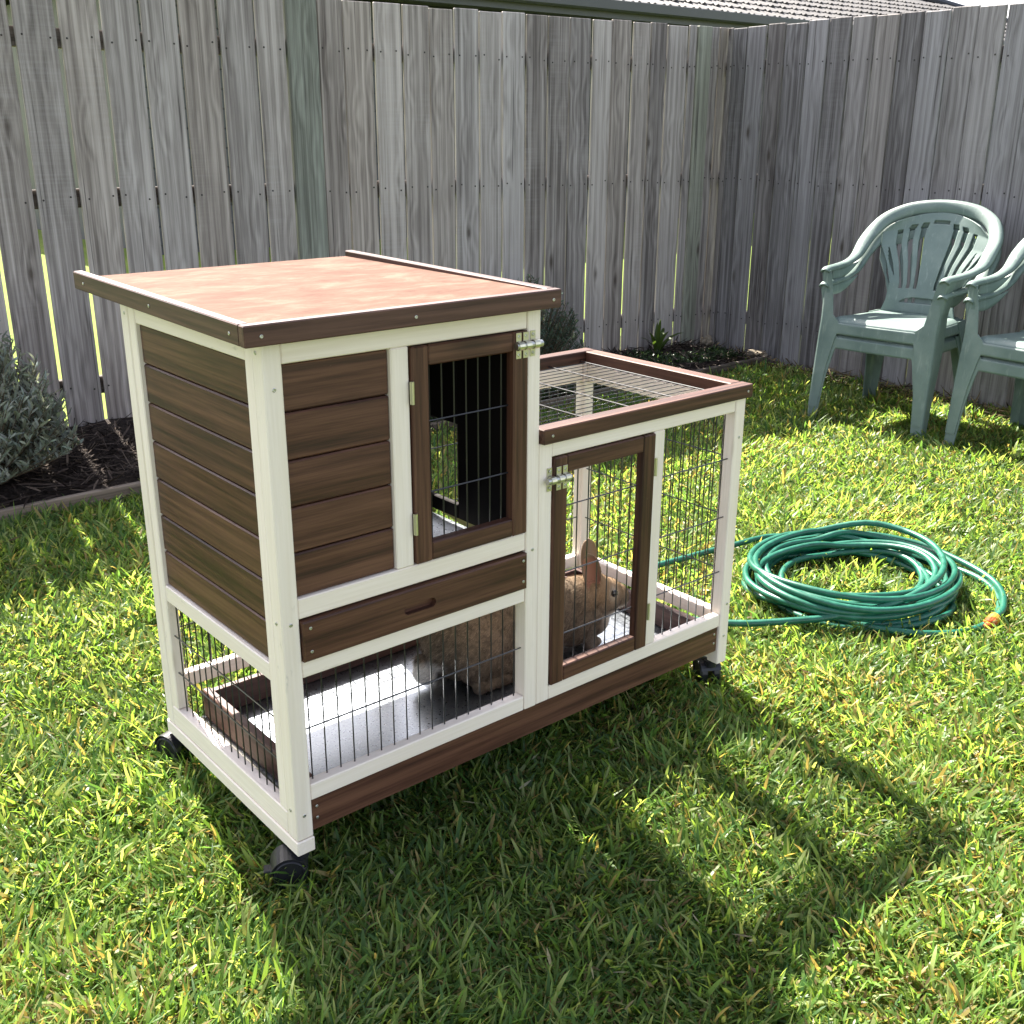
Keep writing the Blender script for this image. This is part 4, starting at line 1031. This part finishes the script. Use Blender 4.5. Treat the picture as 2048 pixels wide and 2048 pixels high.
# bark mulch shreds
def shreds(name, label, n, xr, yr, lr, zoff, cols, seed, mask=None):
    rg = np.random.default_rng(seed); x = rg.uniform(*xr, n); y = yr[0]+rg.random(n)*(yr[1]-yr[0])
    if mask is not None: k = mask(x, y); x, y = x[k], y[k]; n = len(x)
    z = zoff+rg.random(n)*0.028; cc = np.array(cols)[rg.integers(0, len(cols), n)]*rg.uniform(0.6, 1.3, (n, 1))
    t0 = rg.uniform(1.2, 1.75, n)
    V, F, C = blades(np.stack([x, y, z], 1), rg.uniform(0, 6.28, n), t0, t0+rg.normal(0, 0.35, n), rg.uniform(*lr, n), rg.uniform(0.003, 0.010, n), rg.normal(0, 0.5, n), cc, wprof=(.5, 1, .8, .2))
    V[:, 2] = np.maximum(V[:, 2], zoff-0.03)
    o = npmesh(name, V, F, 4, M['bark'], C, center=((xr[0]+xr[1])/2, (yr[0]+yr[1])/2, zoff)); tag(o, label, 'mulch', kind='stuff')
shreds('bark_mulch', 'shredded dark bark mulch covering the bed along the back fence', 15000, (-1.6, 4.4), (BED_Y+0.02, 3.32), (0.03, 0.13), 0.050, [(0.028, 0.021, 0.018), (0.060, 0.046, 0.038), (0.105, 0.082, 0.066), (0.020, 0.015, 0.013)], 41, lambda x, y: y < FC[1]+D1[1]/D1[0]*(x-FC[0])-0.03)
shreds('dry_straw', 'dry straw and twigs along the foot of the side fence', 900, (4.28, 4.52), (0.3, 2.9), (0.04, 0.16), 0.012, [(0.20, 0.15, 0.08), (0.12, 0.09, 0.05), (0.05, 0.038, 0.026)], 42)
def rock(x, y, z, s, label, seed):
    rg = np.random.default_rng(seed); import bmesh
    bm = bmesh.new(); bmesh.ops.create_icosphere(bm, subdivisions=3, radius=1)
    for v in bm.verts:
        d = 1+0.22*math.sin(v.co.x*3.1+seed)+0.18*math.sin(v.co.y*4.3+2*seed)+0.08*rg.normal(); v.co = Vector((v.co.x*s[0], v.co.y*s[1], v.co.z*s[2]))*d
    me = bpy.data.meshes.new('rock'); bm.to_mesh(me); bm.free(); me.materials.append(M['rock'])
    o = bpy.data.objects.new('rock', me); COL.objects.link(o); o.location = (x, y, z); tag(o, label, 'rock')
rock(4.47, 2.84, 0.075, (0.045, 0.035, 0.03), 'small pale rock at the corner where the two fences meet', 1)
rock(4.47, 2.44, 0.060, (0.035, 0.055, 0.02), 'flat pale stone at the foot of the side fence by the edging', 2)

# ------------------------------------------------------------------ lawn
def lawn():
    rg = np.random.default_rng(99)
    fwd = np.array((0.606658, 0.720729, -0.335434)); rt = np.array((0.765976, -0.642856, 0.004056)); up = np.array((0.212713, 0.259395, 0.942055)); c0 = np.array(CAM)
    def sample(n):
        x = rg.uniform(-1.7, 4.46, n); y = rg.uniform(-1.7, BED_Y-0.012, n); p = np.stack([x, y, np.zeros(n)], 1)
        d = p-c0; dz = d@fwd; uu = (d@rt)/np.maximum(dz, .05); vv = (d@up)/np.maximum(dz, .05)
        ins = (dz > 0.2) & (np.abs(uu) < 0.474*1.22) & (vv > -0.474*1.18) & (vv < 0.6)
        dist = np.linalg.norm(d, axis=1)
        near_ = (dz > 0.0) & (np.abs(uu) < 0.474*1.75) & (vv > -0.474*1.75) & (vv < 0.6)
        dens = np.where(ins, np.minimum(1.0, 1.75/dist), np.where(near_, 0.62*np.minimum(1.0, 1.75/dist), 0.12))
        k = rg.random(n) < dens; return p[k], dist[k]
    A_ = 6.16*4.06
    V_, F_, C_, off = [], [], [], 0
    def push(V, F, C):
        nonlocal off
        V_.append(V); F_.append(F+off); C_.append(C); off += len(V)
    GREEN = np.array([(0.092, 0.176, 0.038), (0.128, 0.216, 0.046), (0.172, 0.254, 0.066), (0.062, 0.138, 0.038), (0.235, 0.290, 0.110)])
    # main broad blades
    p, dist = sample(int(A_*24500)); n = len(p)
    fld = value_noise(p[:, 0]*2.3+5, p[:, 1]*2.3+5, 1); fl2 = value_noise(p[:, 0]*7+3, p[:, 1]*7+3, 2); hd0 = value_noise(p[:, 0]*5+8, p[:, 1]*5+8, 6)*12.0
    head = np.where(rg.random(n) < 0.55, hd0+rg.normal(0, 0.7, n), rg.uniform(0, 6.28, n))
    t0 = rg.uniform(0.15, 1.05, n); t1 = t0+rg.uniform(0.1, 1.0, n)
    ln = (0.017+0.045*rg.random(n)**1.8)*(0.7+0.6*fl2)*np.where(rg.random(n) < 0.06, 1.4, 1.0)
    ln *= np.where((p[:, 0] > -0.05) & (p[:, 0] < 1.3) & (p[:, 1] > -0.25) & (p[:, 1] < 0.65), 1.12, 1.0)
    ln *= np.where(p[:, 1] > 1.3, 1.2, 1.0)
    wd = (0.0024+0.0056*rg.random(n)**1.6)*np.clip(0.72+0.16*dist, 0.9, 1.5)
    c = GREEN[rg.integers(0, 5, n)]*rg.uniform(0.75, 1.25, (n, 1))*(0.8+0.4*fld[:, None])
    yl = rg.random(n) < 0.05+0.10*(fld > 0.66); c[yl] = np.array((0.27, 0.22, 0.085))*rg.uniform(0.7, 1.3, (yl.sum(), 1))
    p[:, 2] = rg.uniform(0, 0.010, n)
    tip = c*1.12
    push(*blades(p, head, t0, t1, ln, wd, rg.normal(0, 0.45, n), c, (0, .4, .78, 1.0), (.8, 1.0, .72, .06), tip))
    # short undergrowth and runners
    p, dist = sample(int(A_*19000)); n = len(p); fld = value_noise(p[:, 0]*2.3+5, p[:, 1]*2.3+5, 1)
    t0 = rg.uniform(0.5, 1.4, n); c = GREEN[rg.integers(0, 4, n)]*rg.uniform(0.55, 1.05, (n, 1))
    dr_ = rg.random(n) < 0.20+0.2*(fld > 0.6); c[dr_] = np.array((0.20, 0.155, 0.070))*rg.uniform(0.5, 1.3, (dr_.sum(), 1))
    p[:, 2] = rg.uniform(0.001, 0.016, n)
    push(*blades(p, rg.uniform(0, 6.28, n), t0, t0+rg.uniform(-0.1, 0.5, n), rg.uniform(0.010, 0.032, n), rg.uniform(0.0022, 0.0052, n)*np.clip(0.72+0.16*dist, 0.9, 1.5), rg.normal(0, 0.6, n), c, (0, .6, 1.0), (.8, 1.0, .1), c))
    # clippings and dry leaf flecks lying on top
    p, dist = sample(int(A_*150)); n = len(p); p[:, 2] = rg.uniform(0.012, 0.034, n); t0 = rg.uniform(1.25, 1.75, n)
    c = np.array([(0.36, 0.31, 0.20), (0.30, 0.24, 0.13), (0.20, 0.13, 0.07), (0.40, 0.38, 0.26)])[rg.integers(0, 4, n)]*rg.uniform(0.6, 1.2, (n, 1))
    push(*blades(p, rg.uniform(0, 6.28, n), t0, t0+rg.normal(0, 0.3, n), rg.uniform(0.010, 0.036, n), rg.uniform(0.003, 0.009, n), rg.normal(0, 0.5, n), c, (0, .5, 1.0), (.4, 1.0, .15), c))
    V = np.concatenate(V_); F = np.concatenate(F_); C = np.concatenate(C_)
    o = npmesh('lawn_grass', V, F, 4, M['grass'], C, center=(1.4, 0.3, 0))
    tag(o, 'short green lawn grass growing over the whole yard', 'grass', kind='stuff')
lawn()
